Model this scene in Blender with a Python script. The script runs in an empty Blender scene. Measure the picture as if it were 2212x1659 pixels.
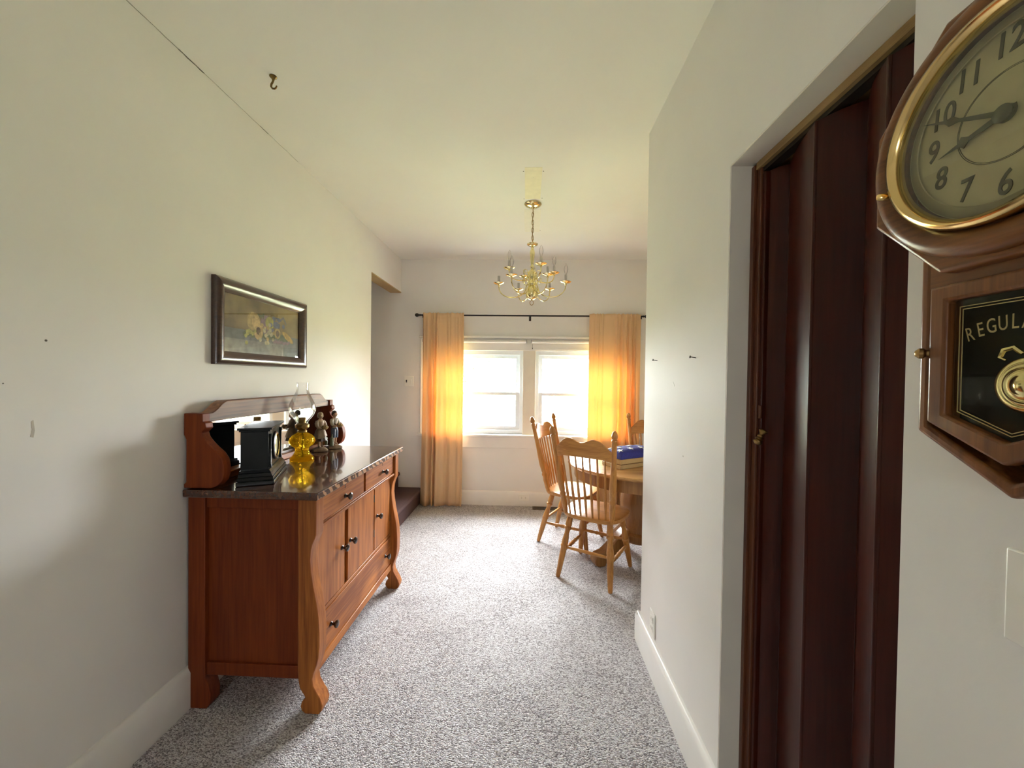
import bpy, bmesh, math, random
from mathutils import Vector, Matrix

sc = bpy.context.scene
col = sc.collection
random.seed(7)
PI = math.pi

# ------------------------------------------------------------------ camera
F_PX, YAW, PITCH, ROLL, EYE = 830.0, .0408, .0144, .0135, 1.40
fw = Vector((-math.sin(YAW)*math.cos(PITCH), math.cos(YAW)*math.cos(PITCH), -math.sin(PITCH)))
r0 = Vector((math.cos(YAW), math.sin(YAW), 0)); u0 = r0.cross(fw)
rr = r0*math.cos(ROLL) + u0*math.sin(ROLL)
uu = u0*math.cos(ROLL) - r0*math.sin(ROLL)
cam = bpy.data.cameras.new('camera'); cam.sensor_width = 36; cam.lens = F_PX/2212*36
cam.clip_start = .02; cam.clip_end = 300
camo = bpy.data.objects.new('camera', cam); col.objects.link(camo)
M = Matrix((rr, uu, -fw)).transposed().to_4x4(); M.translation = Vector((0, 0, EYE))
camo.matrix_world = M
sc.camera = camo

# ------------------------------------------------------------------ world: bright overcast sky
SKY = 160.0
w = bpy.data.worlds.new('World'); sc.world = w; w.use_nodes = True
nt = w.node_tree; nt.nodes.clear()
out = nt.nodes.new('ShaderNodeOutputWorld'); bg = nt.nodes.new('ShaderNodeBackground')
tc = nt.nodes.new('ShaderNodeTexCoord'); sx = nt.nodes.new('ShaderNodeSeparateXYZ')
ramp = nt.nodes.new('ShaderNodeValToRGB')
ramp.color_ramp.elements[0].position = 0.0; ramp.color_ramp.elements[0].color = (.36, .37, .38, 1)
ramp.color_ramp.elements[1].position = 1.0; ramp.color_ramp.elements[1].color = (.94, .97, 1, 1)
nt.links.new(tc.outputs['Generated'], sx.inputs[0]); nt.links.new(sx.outputs['Z'], ramp.inputs[0])
nt.links.new(ramp.outputs[0], bg.inputs[0]); bg.inputs[1].default_value = SKY
nt.links.new(bg.outputs[0], out.inputs[0])

# sky portals in the window openings and the added rear opening (guide the daylight sampling, give no light of their own)
def portal(name, loc, direction, sx_, sy_):
    l = bpy.data.lights.new(name, 'AREA'); l.shape = 'RECTANGLE'; l.size = sx_; l.size_y = sy_
    l.cycles.is_portal = True
    o = bpy.data.objects.new(name, l); col.objects.link(o); o.location = loc
    o.rotation_euler = Vector(direction).to_track_quat('-Z', 'Y').to_euler()
portal('sky_portal', (-.56, 4.40, 1.25), (0, -1, 0), 1.06, .94)
portal('sky_portal', (.59, 4.40, 1.25), (0, -1, 0), 1.06, .94)
portal('sky_portal', (-.4, -3.16, 1.6), (0, 1, 0), .36, .34)

vs = sc.view_settings
sc.display_settings.display_device = 'sRGB'
vs.view_transform = 'Standard'; vs.look = 'None'; vs.gamma = 1; vs.use_curve_mapping = False
vs.exposure = 0.12
sc.cycles.max_bounces = 12; sc.cycles.diffuse_bounces = 7; sc.cycles.glossy_bounces = 5
sc.cycles.transmission_bounces = 8; sc.cycles.transparent_max_bounces = 16
sc.cycles.caustics_reflective = False; sc.cycles.caustics_refractive = False
sc.cycles.sample_clamp_indirect = 12
sc.cycles.use_denoising = True

# ------------------------------------------------------------------ materials
def nodes(name):
    m = bpy.data.materials.new(name); m.use_nodes = True
    nt = m.node_tree; b = nt.nodes['Principled BSDF']
    return m, nt, b

def plain(name, c, rough=.5, metal=0, var=.06, scale=30, bump=0, bscale=200, spec=.5, coat=0):
    """one colour with slight procedural variation and fine relief"""
    m, nt, b = nodes(name)
    b.inputs['Roughness'].default_value = rough; b.inputs['Metallic'].default_value = metal
    b.inputs['Specular IOR Level'].default_value = spec
    b.inputs['Coat Weight'].default_value = coat; b.inputs['Coat Roughness'].default_value = .12
    t = nt.nodes.new('ShaderNodeTexCoord'); n = nt.nodes.new('ShaderNodeTexNoise')
    n.inputs['Scale'].default_value = scale; n.inputs['Detail'].default_value = 4
    nt.links.new(t.outputs['Object'], n.inputs['Vector'])
    r = nt.nodes.new('ShaderNodeValToRGB')
    r.color_ramp.elements[0].position = .3; r.color_ramp.elements[1].position = .7
    r.color_ramp.elements[0].color = tuple(max(0, x*(1-var)) for x in c) + (1,)
    r.color_ramp.elements[1].color = tuple(min(1, x*(1+var)) for x in c) + (1,)
    nt.links.new(n.outputs['Fac'], r.inputs[0]); nt.links.new(r.outputs[0], b.inputs['Base Color'])
    if bump:
        n2 = nt.nodes.new('ShaderNodeTexNoise'); n2.inputs['Scale'].default_value = bscale; n2.inputs['Detail'].default_value = 3
        nt.links.new(t.outputs['Object'], n2.inputs['Vector'])
        bp = nt.nodes.new('ShaderNodeBump'); bp.inputs['Strength'].default_value = bump; bp.inputs['Distance'].default_value = .002
        nt.links.new(n2.outputs['Fac'], bp.inputs['Height']); nt.links.new(bp.outputs[0], b.inputs['Normal'])
    return m

def wood(name, dark, light, axis='Z', rough=.35, fine=60, spec=.5, coat=0, figure=0, coat_rough=.1):
    """wood with grain running along the given object axis; figure adds ray-fleck waves"""
    m, nt, b = nodes(name)
    b.inputs['Roughness'].default_value = rough; b.inputs['Specular IOR Level'].default_value = spec
    b.inputs['Coat Weight'].default_value = coat; b.inputs['Coat Roughness'].default_value = coat_rough
    t = nt.nodes.new('ShaderNodeTexCoord'); mp = nt.nodes.new('ShaderNodeMapping')
    s = [1.0, 1.0, 1.0]; s['XYZ'.index(axis)] = .045
    mp.inputs['Scale'].default_value = s
    nt.links.new(t.outputs['Object'], mp.inputs[0])
    n = nt.nodes.new('ShaderNodeTexNoise'); n.inputs['Scale'].default_value = fine*2.2
    n.inputs['Detail'].default_value = 6; n.inputs['Distortion'].default_value = .4
    n2 = nt.nodes.new('ShaderNodeTexNoise'); n2.inputs['Scale'].default_value = fine*.35
    n2.inputs['Detail'].default_value = 3; n2.inputs['Distortion'].default_value = 1.2
    nt.links.new(mp.outputs[0], n.inputs['Vector']); nt.links.new(mp.outputs[0], n2.inputs['Vector'])
    mx = nt.nodes.new('ShaderNodeMath'); mx.operation = 'ADD'
    nt.links.new(n.outputs['Fac'], mx.inputs[0]); nt.links.new(n2.outputs['Fac'], mx.inputs[1])
    src = mx.outputs[0]
    if figure:
        wv = nt.nodes.new('ShaderNodeTexWave'); wv.inputs['Scale'].default_value = figure
        wv.inputs['Distortion'].default_value = 9; wv.inputs['Detail'].default_value = 2; wv.inputs['Detail Scale'].default_value = .8
        nt.links.new(t.outputs['Object'], wv.inputs['Vector'])
        m2 = nt.nodes.new('ShaderNodeMath'); m2.operation = 'MULTIPLY_ADD'; m2.inputs[1].default_value = .35
        nt.links.new(wv.outputs['Fac'], m2.inputs[0]); nt.links.new(src, m2.inputs[2]); src = m2.outputs[0]
    r = nt.nodes.new('ShaderNodeValToRGB')
    e = r.color_ramp.elements
    e[0].position = .36; e[1].position = .70
    e[0].color = dark + (1,); e[1].color = light + (1,)
    hf = nt.nodes.new('ShaderNodeMath'); hf.operation = 'MULTIPLY'; hf.inputs[1].default_value = .5 if not figure else .43
    nt.links.new(src, hf.inputs[0]); nt.links.new(hf.outputs[0], r.inputs[0]); nt.links.new(r.outputs[0], b.inputs['Base Color'])
    bp = nt.nodes.new('ShaderNodeBump'); bp.inputs['Strength'].default_value = .15; bp.inputs['Distance'].default_value = .001
    nt.links.new(n.outputs['Fac'], bp.inputs['Height']); nt.links.new(bp.outputs[0], b.inputs['Normal'])
    return m

def clear_glass(name, tint=(1, 1, 1), reflect=.08, rough=.0):
    m = bpy.data.materials.new(name); m.use_nodes = True; nt = m.node_tree; nt.nodes.clear()
    o = nt.nodes.new('ShaderNodeOutputMaterial'); mix = nt.nodes.new('ShaderNodeMixShader')
    tr = nt.nodes.new('ShaderNodeBsdfTransparent'); tr.inputs[0].default_value = tint + (1,)
    gl = nt.nodes.new('ShaderNodeBsdfGlossy'); gl.inputs['Roughness'].default_value = rough
    fr = nt.nodes.new('ShaderNodeFresnel'); fr.inputs[0].default_value = 1.45
    ad = nt.nodes.new('ShaderNodeMath'); ad.operation = 'MULTIPLY'; ad.inputs[1].default_value = reflect/.04*.5
    ad.use_clamp = True
    nt.links.new(fr.outputs[0], ad.inputs[0]); nt.links.new(ad.outputs[0], mix.inputs[0])
    nt.links.new(tr.outputs[0], mix.inputs[1]); nt.links.new(gl.outputs[0], mix.inputs[2]); nt.links.new(mix.outputs[0], o.inputs[0])
    return m

MT = {}
MT['wall'] = plain('wall_paint', (.80, .78, .75), .58, var=.02, scale=3, bump=.12, bscale=90, spec=.15)
MT['ceiling'] = plain('ceiling_paint', (.82, .80, .76), .6, var=.02, scale=2, bump=.08, bscale=60, spec=.3)
MT['trim'] = plain('trim_paint', (.80, .785, .755), .4, var=.02, scale=8, bump=.05, bscale=40)
MT['jamb'] = plain('jamb_paint', (.76, .72, .64), .45, var=.03, scale=6)
MT['vinyl'] = plain('window_vinyl', (.70, .74, .80), .3, var=.01)
MT['plate'] = plain('plate_plastic', (.84, .82, .76), .3, var=.01)
MT['socket'] = plain('socket_dark', (.25, .22, .18), .4)
MT['blackpl'] = plain('black_plastic', (.015, .013, .012), .35)
MT['black_metal'] = plain('black_metal', (.018, .012, .010), .35, metal=.3)
MT['brass'] = plain('polished_brass', (.84, .74, .40), .14, metal=1, var=.03)
MT['old_brass'] = plain('aged_brass', (.30, .19, .07), .32, metal=1, var=.2, scale=60)
MT['gold'] = plain('gold_bezel', (.85, .62, .26), .16, metal=1, var=.03)
MT['iron'] = plain('dark_iron', (.05, .04, .03), .4, metal=.7)
MT['hook'] = plain('tarnished_hook_brass', (.16, .10, .03), .35, metal=.9, var=.3, scale=150)
MT['sleeve'] = plain('candle_sleeve', (.55, .51, .47), .5, var=.02)
MT['bulb'] = clear_glass('bulb_glass', (.97, .96, .96), .06)
MT['pane'] = clear_glass('pane_glass', (.98, .99, .99), .04)
MT['pglass'] = clear_glass('picture_glass', (.97, .97, .97), .013)
MT['cglass'] = clear_glass('clock_glass', (.95, .95, .92), .008)
MT['chimney'] = clear_glass('chimney_glass', (.985, .985, .985), .035)
MT['walnut_dark'] = plain('mirror_edge', (.05, .02, .012), .4)
OAK_D, OAK_L = (.20, .052, .010), (.52, .185, .038)
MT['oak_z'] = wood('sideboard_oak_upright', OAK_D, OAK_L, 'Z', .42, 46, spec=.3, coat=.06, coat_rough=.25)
MT['oak_y'] = wood('sideboard_oak_long', OAK_D, OAK_L, 'Y', .42, 46, spec=.3, coat=.06, coat_rough=.25, figure=2.5)
MT['oak_top'] = wood('sideboard_oak_top', (.040, .011, .005), (.12, .040, .016), 'Y', .20, 60, coat=1.0, coat_rough=.05)
MT['oak_shaded'] = wood('sideboard_oak_shaded', (.12, .020, .005), (.22, .045, .009), 'Z', .5, 46, spec=.2)  # same oak made darker, shade of the end faces put into the colour
MT['knob'] = plain('wood_knob_dark', (.030, .014, .010), .22, var=.1, coat=.5)
CH_D, CH_L = (.33, .135, .030), (.54, .265, .072)
MT['honey_z'] = wood('honey_oak_upright', CH_D, CH_L, 'Z', .34, 60, spec=.35, coat=.15)
MT['honey_x'] = wood('honey_oak_cross', CH_D, CH_L, 'X', .34, 50, spec=.35, coat=.2)
MT['table_top'] = wood('table_oak_top', (.36, .18, .06), (.58, .33, .13), 'X', .26, 40, coat=.5)
MT['table_leg'] = wood('table_oak_base', (.20, .085, .022), (.36, .17, .05), 'Z', .35, 50, coat=.3)
MT['closet'] = wood('closet_door_mahogany_vinyl', (.034, .0055, .0026), (.060, .011, .0045), 'Z', .30, 60, spec=.22)
MT['closet_frame'] = wood('closet_post_brown', (.08, .022, .008), (.14, .045, .016), 'Z', .4, 60)
MT['track'] = wood('raw_track_wood', (.22, .13, .045), (.40, .26, .10), 'Y', .6, 60)
CK_D, CK_L = (.095, .030, .008), (.25, .092, .022)
MT['clock_z'] = wood('clock_oak_upright', CK_D, CK_L, 'Z', .36, 70, spec=.35, coat=.12)
MT['clock_y'] = wood('clock_oak_cross', CK_D, CK_L, 'Y', .36, 70, spec=.35, coat=.12)
MT['dial'] = plain('aged_dial_paper', (.48, .44, .25), .5, var=.06, scale=40)
MT['dial_ring'] = plain('dial_ring_ink', (.33, .30, .16), .5)
MT['ink'] = plain('dial_ink', (.055, .060, .022), .5)
MT['dark_case'] = plain('clock_case_interior', (.020, .024, .014), .5)
MT['gilt'] = plain('gilt_lettering', (.33, .26, .11), .4, metal=.3)
MT['marble_black'] = plain('black_enamelled_wood', (.008, .010, .009), .30, var=.4, scale=12, spec=.2, coat=.08)
MT['frame_dark'] = wood('picture_frame_brown', (.030, .013, .007), (.085, .040, .021), 'Y', .30, 80, coat=.4)
MT['mirror'] = plain('mirror_silver', (.86, .87, .86), .02, metal=1, var=.0)
MT['stair'] = plain('stair_carpet', (.105, .066, .066), .95, var=.25, scale=220, bump=.6, bscale=400, spec=.1)
MT['tan_box'] = plain('tan_board', (.42, .30, .14), .6, var=.06, scale=25)
MT['flag_blue'] = plain('flag_blue_cloth', (.014, .018, .20), .7, var=.2, scale=90, bump=.3, bscale=500)
MT['flag_white'] = plain('flag_white_cloth', (.85, .84, .82), .7, bump=.3, bscale=500)
MT['vent'] = plain('vent_brown_metal', (.10, .065, .03), .4, metal=.4)
MT['patch'] = plain('bare_ceiling_patch', (.82, .76, .56), .6, var=.05, scale=20)
MT['crack'] = plain('crack_shadow', (.14, .12, .09), .8)
MT['scuff'] = plain('scuff_grey', (.50, .47, .41), .6)
MT['blind'] = plain('blind_cloth', (.78, .76, .72), .6, var=.02)
MT['wick'] = plain('wick_dark', (.12, .05, .01), .7)
MT['grass'] = plain('lawn_grass', (.17, .185, .09), .9, var=.5, scale=3)
MT['leaf'] = plain('tree_leaf', (.06, .16, .05), .7, var=.4, scale=4)
MT['bark'] = plain('tree_bark', (.12, .09, .06), .9, var=.3)
MT['galv'] = plain('galvanised_steel', (.30, .32, .33), .5, metal=.5)
MT['siding'] = plain('white_siding', (.75, .75, .74), .6, var=.03)
MT['roofing'] = plain('grey_shingle', (.16, .15, .15), .9)
MT['closet_dark'] = plain('closet_back', (.06, .04, .03), .8)
for k, c in dict(bisque=(.36, .26, .17), skin=(.42, .27, .16), cream=(.50, .44, .34), brown=(.10, .055, .03), blue=(.055, .08, .13),
                 green=(.16, .17, .09), straw=(.36, .24, .10), hairdark=(.05, .028, .016), hairtan=(.30, .19, .09), rock=(.30, .22, .15)).items():
    MT['fig_'+k] = plain('figurine_'+k, c, .5, var=.18, scale=80)

# berber carpet: loop rows, mottled warm grey with cream loops
def carpet():
    m, nt, b = nodes('berber_carpet'); b.inputs['Roughness'].default_value = .95; b.inputs['Specular IOR Level'].default_value = .1
    L = nt.links.new; N = nt.nodes.new
    t = N('ShaderNodeTexCoord'); mp = N('ShaderNodeMapping'); mp.inputs['Scale'].default_value = (1, 1.55, 1)
    L(t.outputs['Object'], mp.inputs[0])
    v = N('ShaderNodeTexVoronoi'); v.inputs['Scale'].default_value = 170; L(mp.outputs[0], v.inputs['Vector'])
    n = N('ShaderNodeTexNoise'); n.inputs['Scale'].default_value = 130; n.inputs['Detail'].default_value = 3; L(mp.outputs[0], n.inputs['Vector'])
    n2 = N('ShaderNodeTexNoise'); n2.inputs['Scale'].default_value = 3.5; n2.inputs['Detail'].default_value = 2; L(t.outputs['Object'], n2.inputs['Vector'])
    sp = N('ShaderNodeSeparateColor'); L(v.outputs['Color'], sp.inputs[0])
    a = N('ShaderNodeMath'); a.operation = 'ADD'; L(sp.outputs[0], a.inputs[0]); L(n.outputs['Fac'], a.inputs[1])
    a2 = N('ShaderNodeMath'); a2.operation = 'MULTIPLY_ADD'; a2.inputs[1].default_value = .5; L(a.outputs[0], a2.inputs[0])
    s2 = N('ShaderNodeMath'); s2.operation = 'MULTIPLY_ADD'; s2.inputs[1].default_value = .24; s2.inputs[2].default_value = -.12; L(n2.outputs['Fac'], s2.inputs[0])
    L(s2.outputs[0], a2.inputs[2])
    r = N('ShaderNodeValToRGB'); e = r.color_ramp.elements
    e[0].position = .28; e[0].color = (.22, .197, .20, 1); e[1].position = .66; e[1].color = (.70, .68, .69, 1)
    x = e.new(.45); x.color = (.46, .435, .435, 1)
    L(a2.outputs[0], r.inputs[0]); L(r.outputs[0], b.inputs['Base Color'])
    inv = N('ShaderNodeMath'); inv.operation = 'MULTIPLY_ADD'; inv.inputs[1].default_value = -1; inv.inputs[2].default_value = 1
    L(v.outputs['Distance'], inv.inputs[0])
    bp = N('ShaderNodeBump'); bp.inputs['Strength'].default_value = .9; bp.inputs['Distance'].default_value = .006
    L(inv.outputs[0], bp.inputs['Height']); L(bp.outputs[0], b.inputs['Normal'])
    return m
MT['carpet'] = carpet()

def zebra():
    """quarter-sawn oak edge: wavy light ray flecks across dark wood"""
    m, nt, b = nodes('sideboard_fleck_edge'); N = nt.nodes.new; L = nt.links.new
    b.inputs['Roughness'].default_value = .32
    t = N('ShaderNodeTexCoord'); wv = N('ShaderNodeTexWave'); wv.bands_direction = 'DIAGONAL'
    wv.inputs['Scale'].default_value = 11; wv.inputs['Distortion'].default_value = 5; wv.inputs['Detail'].default_value = 2; wv.inputs['Detail Scale'].default_value = 2.5
    L(t.outputs['Object'], wv.inputs['Vector'])
    r = N('ShaderNodeValToRGB'); e = r.color_ramp.elements
    e[0].position = .42; e[0].color = (.050, .014, .006, 1); e[1].position = .60; e[1].color = (.46, .26, .15, 1)
    L(wv.outputs['Fac'], r.inputs[0]); L(r.outputs[0], b.inputs['Base Color'])
    return m

def curtain_mat():
    m = bpy.data.materials.new('curtain_cloth'); m.use_nodes = True; nt = m.node_tree; nt.nodes.clear()
    N = nt.nodes.new; L = nt.links.new
    o = N('ShaderNodeOutputMaterial'); mix = N('ShaderNodeMixShader'); mix.inputs[0].default_value = .27
    d = N('ShaderNodeBsdfDiffuse'); tr = N('ShaderNodeBsdfTranslucent')
    t = N('ShaderNodeTexCoord'); wv = N('ShaderNodeTexWave'); wv.inputs['Scale'].default_value = 40; wv.inputs['Distortion'].default_value = .6
    L(t.outputs['UV'], wv.inputs['Vector'])
    r = N('ShaderNodeValToRGB'); r.color_ramp.elements[0].color = (.80, .575, .345, 1); r.color_ramp.elements[1].color = (.86, .63, .39, 1)
    L(wv.outputs['Fac'], r.inputs[0]); L(r.outputs[0], d.inputs[0])
    tr.inputs[0].default_value = (.84, .55, .24, 1)
    L(d.outputs[0], mix.inputs[1]); L(tr.outputs[0], mix.inputs[2]); L(mix.outputs[0], o.inputs[0])
    return m
MT['curtain'] = curtain_mat()

def amber():
    """pressed amber glass: refracting body plus a share of tinted see-through and scatter from the quilted pattern"""
    m = bpy.data.materials.new('amber_pressed_glass'); m.use_nodes = True; nt = m.node_tree; nt.nodes.clear()
    N = nt.nodes.new; L = nt.links.new
    o = N('ShaderNodeOutputMaterial'); soft = N('ShaderNodeMixShader'); soft.inputs[0].default_value = .5
    mix = N('ShaderNodeMixShader'); mix.inputs[0].default_value = .45
    tr = N('ShaderNodeBsdfTransparent'); tr.inputs[0].default_value = (1, .74, .16, 1)
    tl = N('ShaderNodeBsdfTranslucent'); tl.inputs[0].default_value = (1, .72, .08, 1)
    gl = N('ShaderNodeBsdfGlass'); gl.inputs['Color'].default_value = (1, .78, .16, 1); gl.inputs['Roughness'].default_value = .03; gl.inputs['IOR'].default_value = 1.42
    t = N('ShaderNodeTexCoord'); v = N('ShaderNodeTexVoronoi'); v.inputs['Scale'].default_value = 55
    L(t.outputs['Object'], v.inputs['Vector'])
    bp = N('ShaderNodeBump'); bp.inputs['Strength'].default_value = .7; bp.inputs['Distance'].default_value = .006
    L(v.outputs['Distance'], bp.inputs['Height'])
    for n_ in (tl, gl): L(bp.outputs[0], n_.inputs['Normal'])
    L(tr.outputs[0], soft.inputs[1]); L(tl.outputs[0], soft.inputs[2])
    L(gl.outputs[0], mix.inputs[1]); L(soft.outputs[0], mix.inputs[2]); L(mix.outputs[0], o.inputs[0])
    return m
MT['amber'] = amber()

# ------------------------------------------------------------------ mesh helpers
class MB:
    """collects shapes in world coordinates; build() makes ONE mesh object under its thing"""
    def __init__(s): s.v = []; s.f = []; s.mi = []; s.cur = 0
    def add(s, vs, fs):
        o = len(s.v); s.v += [tuple(v) for v in vs]
        for f in fs: s.f.append(tuple(i+o for i in f)); s.mi.append(s.cur)
        return s
    def box(s, x0, x1, y0, y1, z0, z1):
        return s.add([(x0,y0,z0),(x1,y0,z0),(x1,y1,z0),(x0,y1,z0),(x0,y0,z1),(x1,y0,z1),(x1,y1,z1),(x0,y1,z1)],
                     [(0,3,2,1),(4,5,6,7),(0,1,5,4),(1,2,6,5),(2,3,7,6),(3,0,4,7)])
    def prism(s, poly, axis, a, b):
        """poly in the two other axes (in XYZ order), extruded along axis from a to b"""
        n = len(poly)
        def P(p, t): return {'X': (t, p[0], p[1]), 'Y': (p[0], t, p[1]), 'Z': (p[0], p[1], t)}[axis]
        vs = [P(p, a) for p in poly] + [P(p, b) for p in poly]
        fs = [tuple(range(n-1, -1, -1)), tuple(range(n, 2*n))] + [(i, (i+1) % n, n+(i+1) % n, n+i) for i in range(n)]
        return s.add(vs, fs)
    def ring(s, outer, inner, axis, a, b):
        """frame between two polygons with equal vertex counts"""
        n = len(outer)
        def P(p, t): return {'X': (t, p[0], p[1]), 'Y': (p[0], t, p[1]), 'Z': (p[0], p[1], t)}[axis]
        vs = [P(p, a) for p in outer] + [P(p, b) for p in outer] + [P(p, a) for p in inner] + [P(p, b) for p in inner]
        fs = []
        for i in range(n):
            j = (i+1) % n
            fs += [(i, j, n+j, n+i), (2*n+j, 2*n+i, 3*n+i, 3*n+j), (n+i, n+j, 3*n+j, 3*n+i), (j, i, 2*n+i, 2*n+j)]
        return s.add(vs, fs)
    def lathe(s, prof, c=(0, 0, 0), n=20, d=(0, 0, 1), sc2=(1, 1), cap=None):
        """prof: list of (radius, height) along direction d from c"""
        d = Vector(d).normalized(); q = Vector((0, 0, 1)).rotation_difference(d); c = Vector(c)
        vs = []; fs = []
        for r, h in prof:
            for k in range(n):
                a = 2*PI*k/n; vs.append(c + q @ Vector((r*math.cos(a)*sc2[0], r*math.sin(a)*sc2[1], h)))
        for i in range(len(prof)-1):
            for k in range(n):
                fs.append((i*n+k, i*n+(k+1) % n, (i+1)*n+(k+1) % n, (i+1)*n+k))
        if cap is None: cap = not (prof[0][0] > 1e-6 and prof[-1][0] > 1e-6 and abs(prof[0][1]-prof[-1][1]) < 1e-7)
        if cap:
            if prof[0][0] > 1e-6: fs.append(tuple(range(n-1, -1, -1)))
            if prof[-1][0] > 1e-6: fs.append(tuple((len(prof)-1)*n+k for k in range(n)))
        else:
            L = (len(prof)-1)*n
            for k in range(n): fs.append((L+k, L+(k+1) % n, (k+1) % n, k))
        return s.add(vs, fs)
    def turned(s, p0, p1, prof, n=12):
        """lathe between two points; prof: (radius, t 0..1)"""
        p0, p1 = Vector(p0), Vector(p1); L = (p1-p0).length
        return s.lathe([(r, t*L) for r, t in prof], p0, n, p1-p0)
    def tube(s, pts, r, n=8, closed=False):
        pts = [Vector(p) for p in pts]; m = len(pts); R = r if isinstance(r, (list, tuple)) else [r]*m
        vs = []; fs = []; up = None
        for i, p in enumerate(pts):
            t = (pts[(i+1) % m]-pts[i-1]) if closed else (pts[min(i+1, m-1)]-pts[max(i-1, 0)])
            t.normalize()
            if up is None: up = t.orthogonal().normalized()
            up = (up - t*up.dot(t)).normalized(); b = t.cross(up)
            for k in range(n):
                a = 2*PI*k/n; vs.append(p + (up*math.cos(a)+b*math.sin(a))*R[i])
        for i in range(m if closed else m-1):
            j = (i+1) % m
            for k in range(n): fs.append((i*n+k, i*n+(k+1) % n, j*n+(k+1) % n, j*n+k))
        if not closed: fs += [tuple(range(n-1, -1, -1)), tuple((m-1)*n+k for k in range(n))]
        return s.add(vs, fs)
    def ball(s, c, r, n=12, m=8):
        r = r if isinstance(r, (list, tuple)) else (r, r, r)
        vs = []; fs = []
        for i in range(m+1):
            th = PI*i/m
            for k in range(n):
                a = 2*PI*k/n
                vs.append((c[0]+r[0]*math.sin(th)*math.cos(a), c[1]+r[1]*math.sin(th)*math.sin(a), c[2]+r[2]*math.cos(th)))
        for i in range(m):
            for k in range(n): fs.append((i*n+k, (i+1)*n+k, (i+1)*n+(k+1) % n, i*n+(k+1) % n))
        return s.add(vs, fs)
    def build(s, name, mat, parent=None, org=None, bevel=0, smooth=40, seg=2):
        me = bpy.data.meshes.new(name)
        o_ = Vector(org) if org else (parent_org(parent) if parent else Vector((0, 0, 0)))
        me.from_pydata([tuple(Vector(v)-o_) for v in s.v], [], s.f)
        mats = mat if isinstance(mat, list) else [mat]
        for m_ in mats: me.materials.append(MT[m_] if isinstance(m_, str) else m_)
        if len(mats) > 1: me.polygons.foreach_set('material_index', s.mi)
        bm = bmesh.new(); bm.from_mesh(me); bmesh.ops.remove_doubles(bm, verts=bm.verts, dist=1e-6)
        bmesh.ops.recalc_face_normals(bm, faces=bm.faces); bm.to_mesh(me); bm.free()
        if smooth:
            me.shade_smooth(); me.set_sharp_from_angle(angle=math.radians(smooth))
        o = bpy.data.objects.new(name, me); col.objects.link(o)
        if parent: o.parent = parent
        else: o.location = o_
        if bevel:
            b = o.modifiers.new('Bevel', 'BEVEL'); b.width = bevel; b.segments = seg; b.limit_method = 'ANGLE'; b.angle_limit = math.radians(40)
            b.harden_normals = False
        return o
ORG = {}
def parent_org(p):
    while p.parent: p = p.parent
    return ORG.get(p.name, Vector(p.location))
def tag(o, label, cat=None, group=None, kind=None):
    o['label'] = label
    if cat: o['category'] = cat
    if group: o['group'] = group
    if kind: o['kind'] = kind
    return o
def thing(name, label, cat, loc=(0, 0, 0), group=None, kind=None):
    o = bpy.data.objects.new(name, None); col.objects.link(o); o.location = loc; o.empty_display_size = .1
    return tag(o, label, cat, group, kind)
def one(name, mb, mat, label, cat, org, group=None, **k):
    o = mb.build(name, mat, None, org, **k); return tag(o, label, cat, group)
def struct(name, mb, mat, label, **k):
    o = mb.build(name, mat, None, None, **k); o['kind'] = 'structure'; o['label'] = label; o['category'] = name.split('_')[0]; return o
def copy_tree(o, parent=None):
    c = o.copy(); col.objects.link(c); c.parent = parent
    for ch in [x for x in o.children]: copy_tree(ch, c)
    return c
def text_mesh(name, body, size, mat, parent, xform, extrude=.0004, shear=0, offset=0, sx=1):
    cu = bpy.data.curves.new(name, 'FONT'); cu.body = body; cu.size = size; cu.extrude = extrude; cu.shear = shear; cu.offset = offset
    cu.align_x = 'CENTER'; cu.align_y = 'CENTER'; cu.resolution_u = 4
    t = bpy.data.objects.new('tmp', cu); col.objects.link(t)
    me = bpy.data.meshes.new_from_object(t.evaluated_get(bpy.context.evaluated_depsgraph_get()))
    bpy.data.objects.remove(t); bpy.data.curves.remove(cu)
    me.name = name; me.transform(Matrix.Diagonal((sx, 1, 1, 1))); me.transform(xform); me.materials.clear(); me.materials.append(MT[mat])
    o = bpy.data.objects.new(name, me); col.objects.link(o); o.parent = parent; return o

# ------------------------------------------------------------------ room shell
XL, XR, YB, ZC = -1.415, .622, 4.22, 2.70      # left wall, right wall, back wall, ceiling
YC = 2.07                                       # right wall ends here, the dining end opens to the right
XD, YR, XS = 2.24, -3.05, -3.3                  # dining side wall, rear wall, stairwell end
DJ0, DJ1, DZ = .66, 1.234, 2.072                # closet opening
YO, ZO = 3.408, 2.335                           # stair opening
T = .12
struct('floor', MB().box(XL-T, XD+T, YR-T, YB+T, -.12, 0), 'carpet', 'mottled grey and cream looped carpet over the whole floor', smooth=0)
ceiling = struct('ceiling', MB().box(XS-T, XD+T, YR-T, YB+T, ZC, ZC+.1), 'ceiling', 'smooth cream painted ceiling', smooth=0)
wl = MB().box(XL-T, XL, YR, YO, 0, ZC).box(XL-T, XL, YO, YB, ZO, ZC)
wall_left = struct('wall_left', wl, 'wall', 'cream wall behind the sideboard with the stair opening at its far end', smooth=0)
MB().box(XL-T, XL+.001, YO+.002, YB-.002, ZO-.004, ZO+.006).build('opening_soffit', 'tan_box', wall_left)
wb = MB()
WX = [(-1.085, -.045), (.075, 1.115)]; WZ0, WZ1 = .785, 1.705
wb.box(XS-T, WX[0][0], YB, YB+.16, 0, ZC).box(WX[1][1], XD+T, YB, YB+.16, 0, ZC).box(WX[0][0], WX[1][1], YB, YB+.16, 0, WZ0)
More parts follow.
